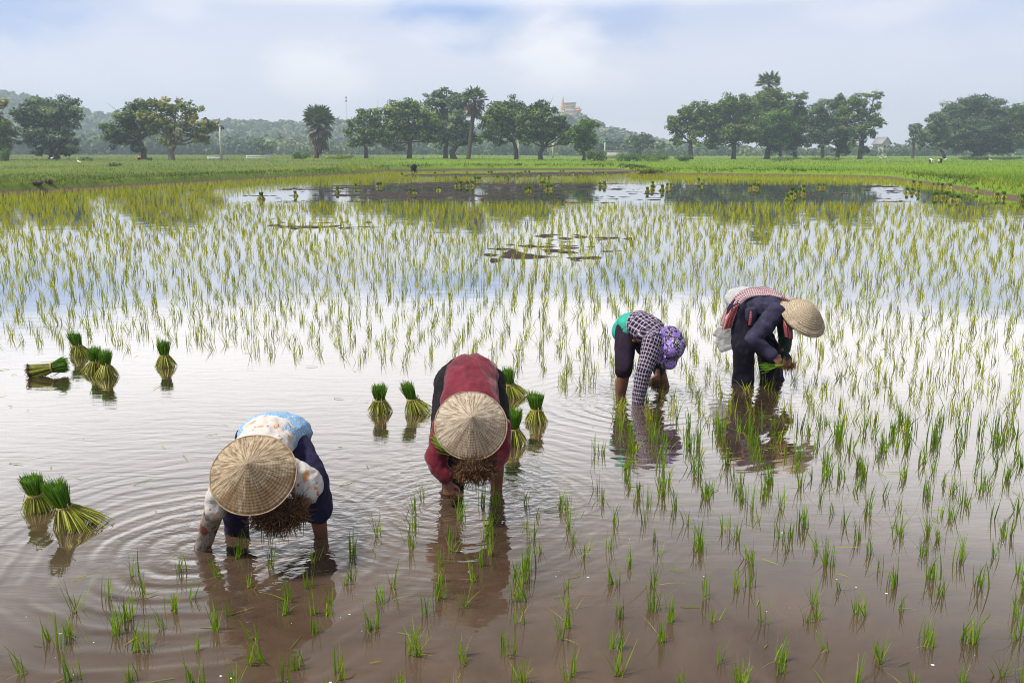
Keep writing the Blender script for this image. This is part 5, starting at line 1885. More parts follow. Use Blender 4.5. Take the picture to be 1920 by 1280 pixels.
    # coiled straw hat
    M = Mesh()
    prof = [(0.001, 0.165), (0.02, 0.163)]
    for i in range(1, 40):
        t = i / 39
        rr = 0.02 + 0.165 * t
        prof.append((rr, 0.163 - 0.118 * t ** 1.35 + 0.0022 * math.cos(rr * 2 * math.pi / 0.016)))
    prof += [(0.189, 0.036), (0.196, 0.038), (0.215, 0.022), (0.232, 0.006), (0.238, -0.004)]
    lathe(M, prof + [(a * 0.985, b - 0.007) for a, b in reversed(prof)], 96)
    v = M.v[0]
    a = np.arctan2(v[:, 1], v[:, 0]); rr = np.hypot(v[:, 0], v[:, 1])
    v[:, 2] += (rr / 0.23) ** 2 * (0.006 * np.sin(2 * a + 1) + 0.004 * np.sin(5 * a) + 0.002 * np.sin(11 * a))
    ho = M.build('straw_hat', MAT['hat_c'], r, True)
    ho.location = hc - o
    aim(ho, ax)
    E = Mesh()
    tube(E, [(0.237 * math.cos(2 * math.pi * q / 72), 0.237 * math.sin(2 * math.pi * q / 72), -0.004 + 0.006 * math.sin(4 * math.pi * q / 72 + 1)) for q in range(73)], 0.005, 6, cap=False)
    E.build('hat_rim', MAT['hat_edge'], ho, True)
    return r


person_floral()
person_maroon()
person_plaid()
person_navy()


# ------------------------------------------------------------------ white plastic sack slung behind the worker in navy
def build_sack():
    m, t, out = new_mat('thin_white_plastic')
    co = t.new('ShaderNodeTexCoord').outputs['Object']
    n = t.noise(co, 9, 5.0, 0.65, 0.8)
    p = principled(t, None, t.mix(n, (0.62, 0.62, 0.62), (0.82, 0.82, 0.83)), 0.45, 0.4, n, 0.05)
    tr = t.new('ShaderNodeBsdfTranslucent')
    tr.inputs['Color'].default_value = (0.75, 0.75, 0.74, 1)
    tp = t.new('ShaderNodeBsdfTransparent')
    mx = t.new('ShaderNodeMixShader'); mx.inputs[0].default_value = 0.4
    t.l.new(p.outputs[0], mx.inputs[1]); t.l.new(tr.outputs[0], mx.inputs[2])
    mx2 = t.new('ShaderNodeMixShader'); mx2.inputs[0].default_value = 0.18
    t.l.new(mx.outputs[0], mx2.inputs[1]); t.l.new(tp.outputs[0], mx2.inputs[2])
    t.l.new(mx2.outputs[0], out.inputs['Surface'])
    root = W(1390, 552, 8.70)
    bm = bmesh.new()
    for (px, py, Y, r) in ((1382, 553, 8.74, (0.095, 0.12, 0.060)), (1398, 547, 8.74, (0.10, 0.12, 0.045)), (1418, 546, 8.70, (0.075, 0.10, 0.045)), (1369, 562, 8.72, (0.05, 0.10, 0.06))):
        ball(bm, W(px, py, Y) - root, r)
    sheet = [([W(1374, 566, 8.76), W(1366, 600, 8.80), W(1358, 630, 8.80)], [(0.06, 0.02), (0.08, 0.016), (0.115, 0.014)]),
             ([W(1366, 615, 8.78), W(1360, 638, 8.79), W(1364, 654, 8.78)], [(0.09, 0.016), (0.105, 0.014), (0.075, 0.014)]),
             ([W(1352, 618, 8.79), W(1338, 628, 8.80)], [(0.06, 0.014), (0.02, 0.012)])]
    for pts, rad in sheet:
        limb(bm, [p - root for p in pts], rad, up=(0, -1, 0))
    me = fuse(bm, 0.010, 3)
    wrinkle(me, 0.012, 9, 3.0, (0.3, 0, 1))
    smooth_shade(me)
    me.materials.clear(); me.materials.append(m)
    ob = link('sack', me, None, root)
    tag(ob, 'crumpled white plastic sack hanging behind the hips of the worker in navy', 'sack')


build_sack()
# ------------------------------------------------------------------ tied bundles of rice seedlings
MAT['bundle_leaf'] = foliage_mat('bundle_leaf', [(0.0, (0.03, 0.10, 0.005)), (0.5, (0.12, 0.27, 0.012)), (1.0, (0.30, 0.46, 0.03))], 0.3)
MAT['bundle_stem'] = foliage_mat('bundle_stem', [(0.0, (0.06, 0.055, 0.010)), (0.45, (0.21, 0.245, 0.024)), (0.8, (0.42, 0.42, 0.07)), (1.0, (0.58, 0.52, 0.20))], 0.2)
MAT['root_hair'] = foliage_mat('muddy_roots', [(0.0, (0.018, 0.009, 0.005)), (0.5, (0.10, 0.045, 0.02)), (1.0, (0.30, 0.16, 0.065))], 0.1)
MAT['tie'] = simple_mat('straw_tie', (0.30, 0.22, 0.07), (0.46, 0.36, 0.14), 60, 0.8, 0.2)
MAT['core'] = simple_mat('packed_stems', (0.030, 0.032, 0.008), (0.075, 0.075, 0.018), 60, 0.9, 0.1)


def radial_blades(M, p0, p1, width, tint, sag=0.0, seg=3):
    """strips from p0 to p1 (N,3 each), sagging a little in the middle"""
    p0, p1 = np.asarray(p0, float), np.asarray(p1, float)
    N = len(p0)
    d = p1 - p0
    d /= np.linalg.norm(d, axis=1, keepdims=True) + 1e-9
    rnd = rng.normal(size=(N, 3))
    s = np.cross(d, rnd)
    s /= np.linalg.norm(s, axis=1, keepdims=True) + 1e-9
    w = np.broadcast_to(np.asarray(width, float), (N,))[:, None] * 0.5
    rows = []
    for i in range(seg + 1):
        t = i / seg
        c = p0 + (p1 - p0) * t
        c[:, 2] -= np.broadcast_to(sag, (N,)) * math.sin(math.pi * t)
        k = 1.0 if t < 0.7 else 0.45
        rows.append(np.stack([c - s * w * k, c + s * w * k], 1))
    v = np.stack(rows, 1).reshape(-1, 3)
    kk = (seg + 1) * 2
    q = np.array([(2 * i, 2 * i + 1, 2 * i + 3, 2 * i + 2) for i in range(seg)])
    M.add(v, (q[None] + (np.arange(N) * kk)[:, None, None]).reshape(-1, 4), None, np.repeat(np.broadcast_to(tint, (N,)), kk))


def bundle_meshes(H=0.30, waist=0.44, rb=0.13, rw=0.042, rt=0.075, shift=(0, 0), lean=(0, 0), n_leaf=330, n_stem=230, wl=0.0052, ws=0.0062):
    """leaves / stems / tie / core meshes of one upright bundle; shift moves the foot's spread, lean tips the top"""
    H, rb = H * 0.96, rb * 1.14
    zw = H * waist
    a = rng.uniform(0, 2 * np.pi, n_stem)
    q = np.sqrt(rng.uniform(0.15, 1, n_stem))
    top = np.stack([np.cos(a) * rw * q, np.sin(a) * rw * q, np.full(n_stem, zw) + rng.normal(0, 0.006, n_stem)], 1)
    ex = 1 + 0.9 * np.clip(np.cos(a - math.atan2(shift[1], shift[0])), 0, 1) * (np.hypot(*shift) / rb)
    bot = np.stack([np.cos(a) * rb * q * ex * rng.uniform(0.85, 1.08, n_stem) + shift[0] * 0.35, np.sin(a) * rb * q * ex * rng.uniform(0.85, 1.08, n_stem) + shift[1] * 0.35,
                    rng.uniform(-0.03, 0.018, n_stem)], 1)
    S = Mesh()
    radial_blades(S, top, bot, ws, np.clip(rng.normal(0.55, 0.24, n_stem), 0, 1), -0.012)
    a = rng.uniform(0, 2 * np.pi, n_leaf)
    q = np.sqrt(rng.uniform(0, 1, n_leaf))
    lo = np.stack([np.cos(a) * rw * q, np.sin(a) * rw * q, np.full(n_leaf, zw - 0.01)], 1)
    hh = H - zw
    up = np.stack([np.cos(a) * rt * q + lean[0] * hh + rng.normal(0, 0.008, n_leaf), np.sin(a) * rt * q + lean[1] * hh + rng.normal(0, 0.008, n_leaf),
                   zw + hh * rng.normal(0.92, 0.13, n_leaf) * (1 - 0.10 * q)], 1)
    L = Mesh()
    radial_blades(L, lo, up, wl, np.clip(rng.normal(0.42, 0.2, n_leaf) + 0.15 * (up[:, 2] - H * 0.9) / 0.05 * 0.3, 0, 1), 0.0)
    C = Mesh()
    n = 14
    vs, qd = [], []
    prof = [(rb * 0.62, -0.03, 0), (rb * 0.52, 0.02, 0), (rw * 0.95, zw, 0), (rt * 0.62, zw + hh * 0.5, 0.5), (rt * 0.72, zw + hh * 0.80, 0.8), (0.004, zw + hh * 0.82, 0.8)]
    for (r, z, t) in prof:
        for k in range(n):
            b = 2 * math.pi * k / n
            vs.append((r * math.cos(b) + lean[0] * hh * t + (shift[0] * 0.35 if z < 0.03 else 0), r * math.sin(b) + lean[1] * hh * t + (shift[1] * 0.35 if z < 0.03 else 0), z))
    for i in range(len(prof) - 1):
        for k in range(n):
            qd.append((i * n + k, i * n + (k + 1) % n, (i + 1) * n + (k + 1) % n, (i + 1) * n + k))
    S2 = Mesh(); S2.add(vs[:3 * n], qd[:2 * n], None, 0.15)
    L2 = Mesh(); L2.add(vs[2 * n:], [tuple(i - 2 * n for i in f) for f in qd[2 * n:]], None, 0.05)
    for src, dst in ((S2, S), (L2, L)):
        dst.add(src.v[0], src.f4[0], None, src.t[0])
    T = Mesh()
    for j in range(3):
        z0 = zw + (j - 1) * 0.006
        tube(T, [((rw + 0.006) * math.cos(2 * math.pi * k / 20 + j), (rw + 0.006) * math.sin(2 * math.pi * k / 20 + j), z0 + 0.006 * math.sin(2 * math.pi * k / 20 + j)) for k in range(21)], 0.0032, 5, cap=False)
    for j in range(3):
        b = rng.uniform(0, 6.28)
        p = Vector((rw * 1.1 * math.cos(b), rw * 1.1 * math.sin(b), zw))
        tube(T, [p, p * 1.3 + Vector((0, 0, -zw * 0.05)), Vector((p.x * 1.9, p.y * 1.9, zw * rng.uniform(0.4, 0.9)))], [0.0028, 0.0025, 0.0015], 4)
    return L, S, T


def make_bundle(label, px, py, s=1.0, rot=0.0, group='tied seedling bundles standing on the water', **kw):
    g = G(px, py)
    root = thing('seedling_bundle', (g.x, g.y, 0), label, 'seedling bundle', group)
    L, S, T = bundle_meshes(**kw)
    L.build('leaves', MAT['bundle_leaf'], root)
    S.build('stems', MAT['bundle_stem'], root)
    T.build('tie', MAT['tie'], root, True)
    root.rotation_euler = (0, 0, rot)
    root.scale = (s, s, s)
    return root


make_bundle('upright seedling bundle behind and above the pair that touch, on the pale water', 148, 667, 0.95, H=0.29, rb=0.11, lean=(-0.25, 0), shift=(0.03, 0))
make_bundle('seedling bundle half hidden behind its twin in the touching pair', 180, 698, 0.95, H=0.29, rb=0.12, shift=(-0.02, 0))
make_bundle('front seedling bundle of the touching pair, with a wide even skirt', 200, 706, 0.95, H=0.30, rb=0.13, lean=(0.05, 0))
make_bundle('seedling bundle standing alone far from the others on the pale water', 310, 686, 0.95, H=0.30, rb=0.115, rt=0.066)
make_bundle('seedling bundle with a bushy flat top, left of the larger leaning one', 70, 955, 0.9, H=0.27, rb=0.10, lean=(-0.15, 0), rt=0.085, shift=(0.03, 0))
make_bundle('large leaning seedling bundle with a long skirt spread to one side, nearest of all', 124, 986, 0.9, H=0.33, rb=0.115, lean=(-0.30, 0), rt=0.085, shift=(0.14, 0.02), n_leaf=400, n_stem=300)
make_bundle('short seedling bundle left of the leaning one, behind the person in maroon', 713, 772, 0.95, H=0.27, rb=0.105, rt=0.075)
make_bundle('leaning seedling bundle with its skirt spread towards the person in maroon', 773, 772, 0.95, H=0.29, rb=0.10, lean=(-0.30, 0), shift=(0.12, 0), rt=0.065)
make_bundle('seedling bundle farthest back beside the hip of the person in maroon', 955, 742, 0.95, H=0.29, rb=0.10, lean=(-0.12, 0), shift=(0.09, 0), rt=0.065)
make_bundle('seedling bundle with a flared flat top, rightmost near the person in maroon', 1005, 791, 0.95, H=0.28, rb=0.10, lean=(-0.05, 0), rt=0.080)
make_bundle('dark green seedling bundle touching the hat of the person in maroon', 962, 832, 0.95, H=0.31, rb=0.12, rt=0.072, n_leaf=380)


def lying_bundle():
    g = G(92, 706)
    root = thing('seedling_bundle', (g.x, g.y, 0.045), 'seedling bundle fallen on its side with its muddy root end facing left', 'seedling bundle', 'tied seedling bundles standing on the water')
    L, S, T = bundle_meshes(H=0.36, waist=0.58, rb=0.075, rw=0.045, rt=0.085, lean=(0.0, 0.2))
    L.build('leaves', MAT['bundle_leaf'], root)
    S.build('stems', MAT['bundle_stem'], root)
    T.build('tie', MAT['tie'], root, True)
    M = Mesh()
    n = 160
    a = rng.uniform(0, 6.28, n); q = np.sqrt(rng.uniform(0, 1, n)) * 0.075
    b = np.stack([np.cos(a) * q, np.sin(a) * q, np.full(n, 0.0)], 1)
    radial_blades(M, b, b + np.stack([rng.normal(0, 0.02, n), rng.normal(0, 0.02, n), -rng.uniform(0.01, 0.05, n)], 1), 0.007, np.clip(rng.normal(0.45, 0.2, n), 0, 1))
    M.build('roots', MAT['root_hair'], root)
    root.rotation_euler = (0, R(80), R(12))
    root.location = (g.x - 0.17, g.y, 0.05)


lying_bundle()


def held_bundle(label, centre, axis, length, r_root, r_leaf, n_root=900, leaf_n=260, root_len=0.07, leaf_frac=0.6, bits=True):
    """a bundle held sideways: a ragged mass of muddy roots at one end, leaves at the other; axis points to the roots"""
    root = thing('seedling_bundle', centre, label, 'seedling bundle', None)
    ax = Vector(axis).normalized()
    s, u = perp(ax)
    A = np.array([s, u, ax]).T
    # root mass: a lumpy end disc bristling with curled hairs
    n_root = int(n_root * 2.2)
    M = Mesh()
    d = rng.normal(size=(n_root, 3)); d /= np.linalg.norm(d, axis=1, keepdims=True)
    p = d * np.array([r_root, r_root * 0.62, length * 0.28]) * rng.uniform(0.55, 1.0, (n_root, 1))
    e = p + (d * rng.uniform(0.0, 0.7, (n_root, 1)) + rng.normal(0, 0.62, (n_root, 3))) * root_len * 0.55
    radial_blades(M, p @ A.T, e @ A.T, 0.0030, np.clip(rng.normal(0.45, 0.26, n_root), 0, 1), 0.008)
    hang = rng.random(n_root) < 0.07
    pe = (p @ A.T)[hang]
    radial_blades(M, pe, pe + np.stack([rng.normal(0, 0.02, hang.sum()), rng.normal(0, 0.02, hang.sum()), -rng.uniform(0.03, 0.11, hang.sum())], 1), 0.0032, np.clip(rng.normal(0.5, 0.2, hang.sum()), 0, 1))
    bm = bmesh.new()
    bmesh.ops.create_icosphere(bm, subdivisions=3, radius=1.0)
    vv = np.array([v.co[:] for v in bm.verts])
    ff = [tuple(v.index for v in f.verts) for f in bm.faces]
    bm.free()
    lump = 0.80 + 0.45 * (fbm(vv[:, 0] * 3 + 5, vv[:, 1] * 3, vv[:, 2] * 3, 3) - 0.5)
    core = (vv * lump[:, None] * np.array([r_root, r_root * 0.62, length * 0.28])) @ A.T
    M.add(core, None, ff, 0.12)
    M.build('roots', MAT['root_hair'], root)
    S = Mesh()
    a = rng.uniform(0, 6.28, 200); q = np.sqrt(rng.uniform(0, 1, 200))
    p0 = np.stack([np.cos(a) * q * r_root * 0.6, np.sin(a) * q * r_root * 0.45, np.full(200, 0.0)], 1)
    p1 = np.stack([np.cos(a) * q * r_leaf * 0.5, np.sin(a) * q * r_leaf * 0.5, np.full(200, -length * 0.5)], 1)
    radial_blades(S, p0 @ A.T, p1 @ A.T, 0.005, np.clip(rng.normal(0.45, 0.2, 200), 0, 1))
    S.build('stems', MAT['bundle_stem'], root)
    L = Mesh()
    a = rng.uniform(0, 6.28, leaf_n); q = np.sqrt(rng.uniform(0, 1, leaf_n))
    p0 = np.stack([np.cos(a) * q * r_leaf * 0.5, np.sin(a) * q * r_leaf * 0.5, np.full(leaf_n, -length * 0.45)], 1)
    p1 = np.stack([np.cos(a) * q * r_leaf * 1.3, np.sin(a) * q * r_leaf * 1.3, -length * rng.uniform(0.75, 1.15, leaf_n)], 1) + rng.normal(0, 0.012, (leaf_n, 3))
    radial_blades(L, p0 @ A.T, p1 @ A.T, 0.005, np.clip(rng.normal(0.4, 0.2, leaf_n), 0, 1), 0.006)
    L.build('leaves', MAT['bundle_leaf'], root)
    return root


held_bundle('brown rooted seedling bundle held under the arm of the person in the floral shirt', W(522, 962, 4.46), (0.25, -0.85, -0.35), 0.34, 0.155, 0.06, 1500)
held_bundle('seedling bundle with brown roots held below the hat of the person in maroon', W(893, 873, 5.08), (0.62, -0.60, -0.35), 0.33, 0.140, 0.065, 1300, 320)
held_bundle('small muddy clump of seedlings in the hand of the person in plaid', W(1229, 719, 7.96), (0.75, -0.4, -0.35), 0.20, 0.062, 0.03, 420, 60, 0.05)
held_bundle('few green seedlings with roots pinched in the hands of the worker in navy', W(1478, 684, 8.08), (0.95, -0.2, 0.10), 0.24, 0.045, 0.035, 320, 60, 0.05)


# ------------------------------------------------------------------ the many small bundles far out
FAR_BUNDLES = [(490, 374), (554, 368), (632, 361), (667, 353), (709, 352), (713.5, 351.5), (770, 364), (776.5, 364), (822, 358), (855, 350.5), (864, 350), (877, 350), (886, 349.5),
               (855, 339), (891, 340), (895.5, 340), (900, 340), (754, 331), (816, 329.5), (832, 326.5), (875, 326.5), (877, 330.5), (916, 327), (921, 327), (955, 330.5),
               (932, 337.5), (946, 337.5), (952, 337.5), (986, 361), (992.5, 360.5), (1014, 348), (1019.5, 348), (1026, 357), (1034, 356.5), (1029, 337.5), (971, 330.5),
               (977.5, 327.5), (985, 326.8), (992, 326.5), (1012, 330.5), (1051, 325.5), (1056, 325.5), (1075, 328.5), (1087, 329), (1112, 325), (1130, 328), (1125, 350), (1133, 350),
               (1214, 361), (1223, 357), (1224, 350), (1242, 358), (1251, 353), (1257.5, 352.5), (1310, 343), (1317, 351), (1407, 355), (1414, 353), (1421, 354.5), (1477, 376), (1484, 371),
               (1485, 363), (1491, 367.5), (1500, 363), (1507, 366), (1506, 356), (1535, 353), (1544, 353), (1700, 362), (1710, 362), (1722, 366), (1712, 348), (1725, 348), (1750, 351.5),
               (1759, 352), (1766, 352.5), (1781, 353.5), (1832, 361), (1750, 372), (1756, 371), (1767, 371.5), (1774, 371), (1784, 377), (1796, 377), (1870, 372.5), (1882, 372), (1917, 378)]


def far_bundles():
    variants = []
    for i in range(5):
        L, S, T = bundle_meshes(H=0.34, waist=0.46, rb=0.17, rw=0.06, rt=0.10, lean=(rng.normal(0, 0.15), 0), shift=(rng.normal(0, 0.04), 0.0), n_leaf=70, n_stem=60, wl=0.022, ws=0.026)
        variants.append((L.mesh('leaves', MAT['bundle_leaf']), S.mesh('stems', MAT['bundle_stem']), T.mesh('tie', MAT['tie'], True)))
    for (px, py) in FAR_BUNDLES:
        g = G(px, py)
        z = max(0.0, ground_at(g.x, g.y)) if not inside(PADDY, np.array([g.x]), np.array([g.y]))[0] else 0.0
        root = thing('seedling_bundle', (g.x, g.y, z), 'small seedling bundle left standing on the far shallow water beyond the planted rows', 'seedling bundle', 'small bundles left on the far water')
        v = variants[int(rng.integers(5))]
        for nm, me in zip(('leaves', 'stems', 'tie'), v):
            link(nm, me, root)
        root.rotation_euler = (0, 0, rng.uniform(0, 6.28))
        s = rng.uniform(0.85, 1.15)
        root.scale = (s, s, s)


far_bundles()


# ------------------------------------------------------------------ small far figures
def far_person(label, base, face_dir, h, cols, hat=None, posture='bend', sunk=0.0):
    """a small bent or squatting figure; h = scale"""
    r = thing('person', (base.x, base.y, base.z), label, 'person', None)
    f = Vector(face_dir).normalized()
    s = Vector((-f.y, f.x, 0))
    up = Vector((0, 0, 1))
    q = lambda a, b, c: r.location + (f * a + s * b + up * (c - sunk)) * h
    if posture == 'bend':
        J = dict(pel=q(-0.05, 0, 0.80), mid=q(0.10, 0, 0.86), chest=q(0.28, 0, 0.80), neck=q(0.42, 0, 0.70), head=q(0.50, 0, 0.60),
                 hipL=q(-0.05, 0.1, 0.74), hipR=q(-0.05, -0.1, 0.74), kneeL=q(0.03, 0.14, 0.40), kneeR=q(0.10, -0.14, 0.40), ankL=q(-0.04, 0.16, 0.04), ankR=q(0.02, -0.16, 0.04),
                 shL=q(0.34, 0.18, 0.74), shR=q(0.34, -0.18, 0.74), elL=q(0.36, 0.22, 0.46), elR=q(0.34, -0.22, 0.46), wrL=q(0.44, 0.14, 0.22), wrR=q(0.44, -0.12, 0.22))
        hd = f * 0.85 - up * 0.3
        fc = -up - f * 0.2
    else:
        J = dict(pel=q(0, 0, 0.30), mid=q(0.02, 0, 0.46), chest=q(0.06, 0, 0.64), neck=q(0.10, 0, 0.78), head=q(0.14, 0, 0.90),
                 hipL=q(0.02, 0.1, 0.28), hipR=q(0.02, -0.1, 0.28), kneeL=q(0.34, 0.16, 0.44), kneeR=q(0.34, -0.16, 0.44), ankL=q(0.22, 0.14, 0.05), ankR=q(0.22, -0.14, 0.05),
                 shL=q(0.07, 0.18, 0.70), shR=q(0.07, -0.18, 0.70), elL=q(0.22, 0.22, 0.52), elR=q(0.22, -0.22, 0.52), wrL=q(0.42, 0.12, 0.48), wrR=q(0.42, -0.12, 0.48))
        hd = up * 0.95 + f * 0.2
        fc = f
    J['toeL'] = J['ankL'] + f * 0.17 * h - up * 0.02; J['toeR'] = J['ankR'] + f * 0.17 * h - up * 0.02
    J['dorsal'] = up
    dn = f * 0.3 - up
    build_body(r, J, MAT['skin'], dict(L=(dn, f, -s, 0.165), R=(dn, f, s, 0.165)), hd, fc)
    o = r.location
    P = J
    garment('trousers', r, o, [([P['hipL'], P['kneeL'], P['kneeL'].lerp(P['ankL'], 0.7)], [0.11, 0.09, 0.08]), ([P['hipR'], P['kneeR'], P['kneeR'].lerp(P['ankR'], 0.7)], [0.11, 0.09, 0.08]),
                               ([P['hipL'], P['pel'], P['hipR']], [0.11, 0.12, 0.11])], cols[1], 0.025, 2, 0.006, 9)
    garment('shirt', r, o, [([P['pel'], P['mid'], P['chest'], P['neck']], [(0.17, 0.13), (0.16, 0.12), (0.18, 0.12), (0.09, 0.07)], dict(up=tuple(up if posture == 'bend' else -f))),
                            ([P['shL'], P['elL'], P['elL'].lerp(P['wrL'], 0.8)], [0.08, 0.07, 0.05]), ([P['shR'], P['elR'], P['elR'].lerp(P['wrR'], 0.8)], [0.08, 0.07, 0.05]),
                            ([P['shL'], P['neck'], P['shR']], [0.08, 0.09, 0.08])], cols[0], 0.025, 2, 0.006, 9)
    if hat:
        M = Mesh()
        prof = [(0.001, 0.17), (0.06, 0.14), (0.13, 0.08), (0.24, 0.0)]
        lathe(M, prof + [(a * 0.97, b - 0.012) for a, b in reversed(prof)], 28)
        ho = M.build('hat', hat, r, True)
        ho.location = P['head'] + hd.normalized() * 0.05 - o
        aim(ho, hd, f)
    return r


g = G(779, 322.5)
far_person('tiny dark-clothed person bending over at the far corner of the paddy', Vector((g.x, g.y, 0)), (-0.6, -0.3, 0), 1.0, (MAT['black'], MAT['black']), None, 'bend', 0.12)
MAT['white_cloth'] = plain_cloth('white_cloth', (0.55, 0.55, 0.57), (0.72, 0.72, 0.74), 12)
MAT['straw_pale'] = simple_mat('pale_straw', (0.50, 0.44, 0.34), (0.66, 0.60, 0.48), 20, 0.8, 0.2)
for (px, py, Y, lab, d) in ((1745, 315, 150, 'tiny far person in white shirt and pale hat bending in the green field', (0.6, -0.5, 0)),
                            (1766, 315, 152, 'tiny far person in dark clothes and pale hat bending beside an egret', (-0.7, -0.4, 0))):
    x = (px - 960) * CP / FOCAL * Y
    far_person(lab, Vector((x, Y, ground_at(x, Y))), d, 1.0, (MAT['white_cloth'] if px < 1750 else MAT['navy'], MAT['black']), MAT['straw_pale'], 'bend', 0.1)
x = (262 - 960) * CP / FOCAL * 158
far_person('tiny far person in an orange top sitting under the dark leaning tree', Vector((x, 158, ground_at(x, 158))), (-0.5, -0.8, 0), 1.0, (MAT['orange'], MAT['black']), None, 'sit')


# ------------------------------------------------------------------ egrets
MAT['feather'] = simple_mat('white_feather', (0.70, 0.70, 0.70), (0.82, 0.82, 0.80), 30, 0.8, 0.2)
MAT['beak'] = simple_mat('beak_and_leg', (0.25, 0.20, 0.05), (0.10, 0.09, 0.06), 30, 0.6, 0.3)


def egret(px, py, Y, label, az):
    x = (px - 960) * CP / FOCAL * Y
    gz = ground_at(x, Y)
    bm = bmesh.new()
    limb(bm, [(-0.26, 0, 0.46), (-0.10, 0, 0.50), (0.08, 0, 0.56), (0.17, 0, 0.62)], [(0.02, 0.015), (0.08, 0.075), (0.08, 0.085), (0.04, 0.045)])
    limb(bm, [(0.15, 0, 0.60), (0.22, 0, 0.70), (0.17, 0, 0.80), (0.20, 0, 0.90), (0.25, 0, 0.93)], [0.034, 0.024, 0.02, 0.022, 0.022])
    me = fuse(bm, 0.014, 2)
    smooth_shade(me)
    me.materials.clear(); me.materials.append(MAT['feather'])
    root = thing('egret', (x, Y, gz), label, 'bird', 'white egrets in the far fields')
    link('body', me, root)
    M = Mesh()
    tube(M, [(0.26, 0, 0.93), (0.36, 0, 0.91)], [0.012, 0.003], 6)
    M.build('beak', MAT['beak'], root, True)
    for sy in (-0.03, 0.03):
        M = Mesh()
        tube(M, [(-0.02, sy, 0.46), (0.0, sy, 0.24), (-0.02, sy, -0.04)], [0.012, 0.010, 0.010], 6)
        M.build('leg', MAT['beak'], root, True)
    root.rotation_euler = (0, 0, az)
    root.scale = (1.15,) * 3


egret(1652, 292, 210, 'white egret standing upright left of the other near the open tree', 2.8)
egret(1661, 290, 230, 'white egret with raised neck just right of its neighbour near the open tree', 0.2)
egret(1774, 304, 165, 'white egret beside the pair of far workers in the green field', 0.1)
egret(1859, 306, 160, 'white egret by itself on the green field below the huge domed tree', 3.0)
egret(96, 309, 145, 'white egret on the grass below the spreading grey-green tree', 0.3)
egret(146, 317, 120, 'white egret in the grass right of and nearer than the one below the tree', 2.9)

# ------------------------------------------------------------------ poles, railings, walls, house, temple
MAT['concrete'] = simple_mat('pale_concrete', (0.34, 0.33, 0.31), (0.50, 0.49, 0.46), 3, 0.85, 0.2, 0.01)
MAT['white_paint'] = simple_mat('white_paint', (0.52, 0.52, 0.52), (0.70, 0.70, 0.70), 6, 0.6, 0.3)
MAT['metal'] = simple_mat('grey_steel', (0.16, 0.16, 0.17), (0.26, 0.26, 0.28), 8, 0.5, 0.5)
MAT['cable'] = simple_mat('black_cable', (0.02, 0.02, 0.02), (0.03, 0.03, 0.03), 8, 0.6, 0.3)


def pole(px, base_py_top, top_py, Y, label, w_px=4.5, arms=True):
    k = Y * CP / FOCAL
    x = (px - 960) * k
    gz = ground_at(x, Y)
    top = W(px, top_py, Y).z - gz
    root = thing('utility_pole', (x, Y, gz), label, 'pole', None)
    M = Mesh()
    w = w_px * k / 2
    tube(M, [(0, 0, -0.3), (0, 0, top * 0.5), (0, 0, top)], [w * 1.15, w * 0.95, w * 0.75], 8)
    M.build('shaft', MAT['concrete'], root, True)
    if arms:
        M = Mesh()
        box(M, (0, -w * 0.9, top * 0.97), (1.1, 0.09, 0.09))
        M.build('cross_arm', MAT['metal'], root)
        for sx in (-0.45, 0.0, 0.45):
            M = Mesh()
            tube(M, [(sx, -w * 0.9, top * 0.97 + 0.04), (sx, -w * 0.9, top * 0.97 + 0.12), (sx, -w * 0.9, top * 0.97 + 0.2)], [0.035, 0.05, 0.03], 7)
            M.build('insulator', MAT['white_paint'], root, True)
    return root


pole(415, 0, 233, 158, 'slender pale utility pole at the side of the yellowing wide tree', 5.0)
pole(972, 0, 262, 240, 'short pale pole behind the leafy tree with a bent trunk', 3.6, False)
pole(1037, 0, 266, 250, 'short pale pole behind the wide tree with a forked trunk', 3.2, False)
pole(1134, 0, 267, 250, 'short pale pole right of the small fresh green tree', 3.2, False)
pole(688, 0, 262, 250, 'short pale pole behind the trunk of the slim airy tree', 3.0, False)
pole(853, 0, 266, 205, 'pale pole between the trunks of the double-trunked tree', 2.6, False)


def mast(px, top_py, Y, label, head):
    k = Y * CP / FOCAL
    x = (px - 960) * k
    gz = float(hill_height(np.array([x]), np.array([Y]))[0]) if Y > 545 else ground_at(x, Y)
    top = W(px, top_py, Y).z - gz
    root = thing('radio_mast', (x, Y, gz), label, 'mast', None)
    M = Mesh()
    for a in range(3):
        q = 2 * math.pi * a / 3
        tube(M, [(0.5 * math.cos(q), 0.5 * math.sin(q), -1), (0.3 * math.cos(q), 0.3 * math.sin(q), top)], 0.05, 5)
    n = 24
    for i in range(n):
        z0, z1 = top * i / n, top * (i + 1) / n
        a = 2 * math.pi * (i % 3) / 3; b = 2 * math.pi * ((i + 1) % 3) / 3
        tube(M, [(0.42 * math.cos(a), 0.42 * math.sin(a), z0), (0.42 * math.cos(b), 0.42 * math.sin(b), z1)], 0.03, 4)
    M.build('lattice', MAT['metal'], root)
    if head:
        for z in (top - 1.4, top + 1.2):
            M = Mesh()
            tube(M, [(0, 0, z - 0.8), (0, 0, z + 0.8)], [0.75, 0.75], 10)
            M.build('antenna', MAT['metal'], root)
    return root


mast(652.5, 186, 790, 'thin radio mast with two dark drums at its top, far behind the lone palm', True)
mast(711, 188, 790, 'thin plain radio mast standing behind the middle group of trees', False)


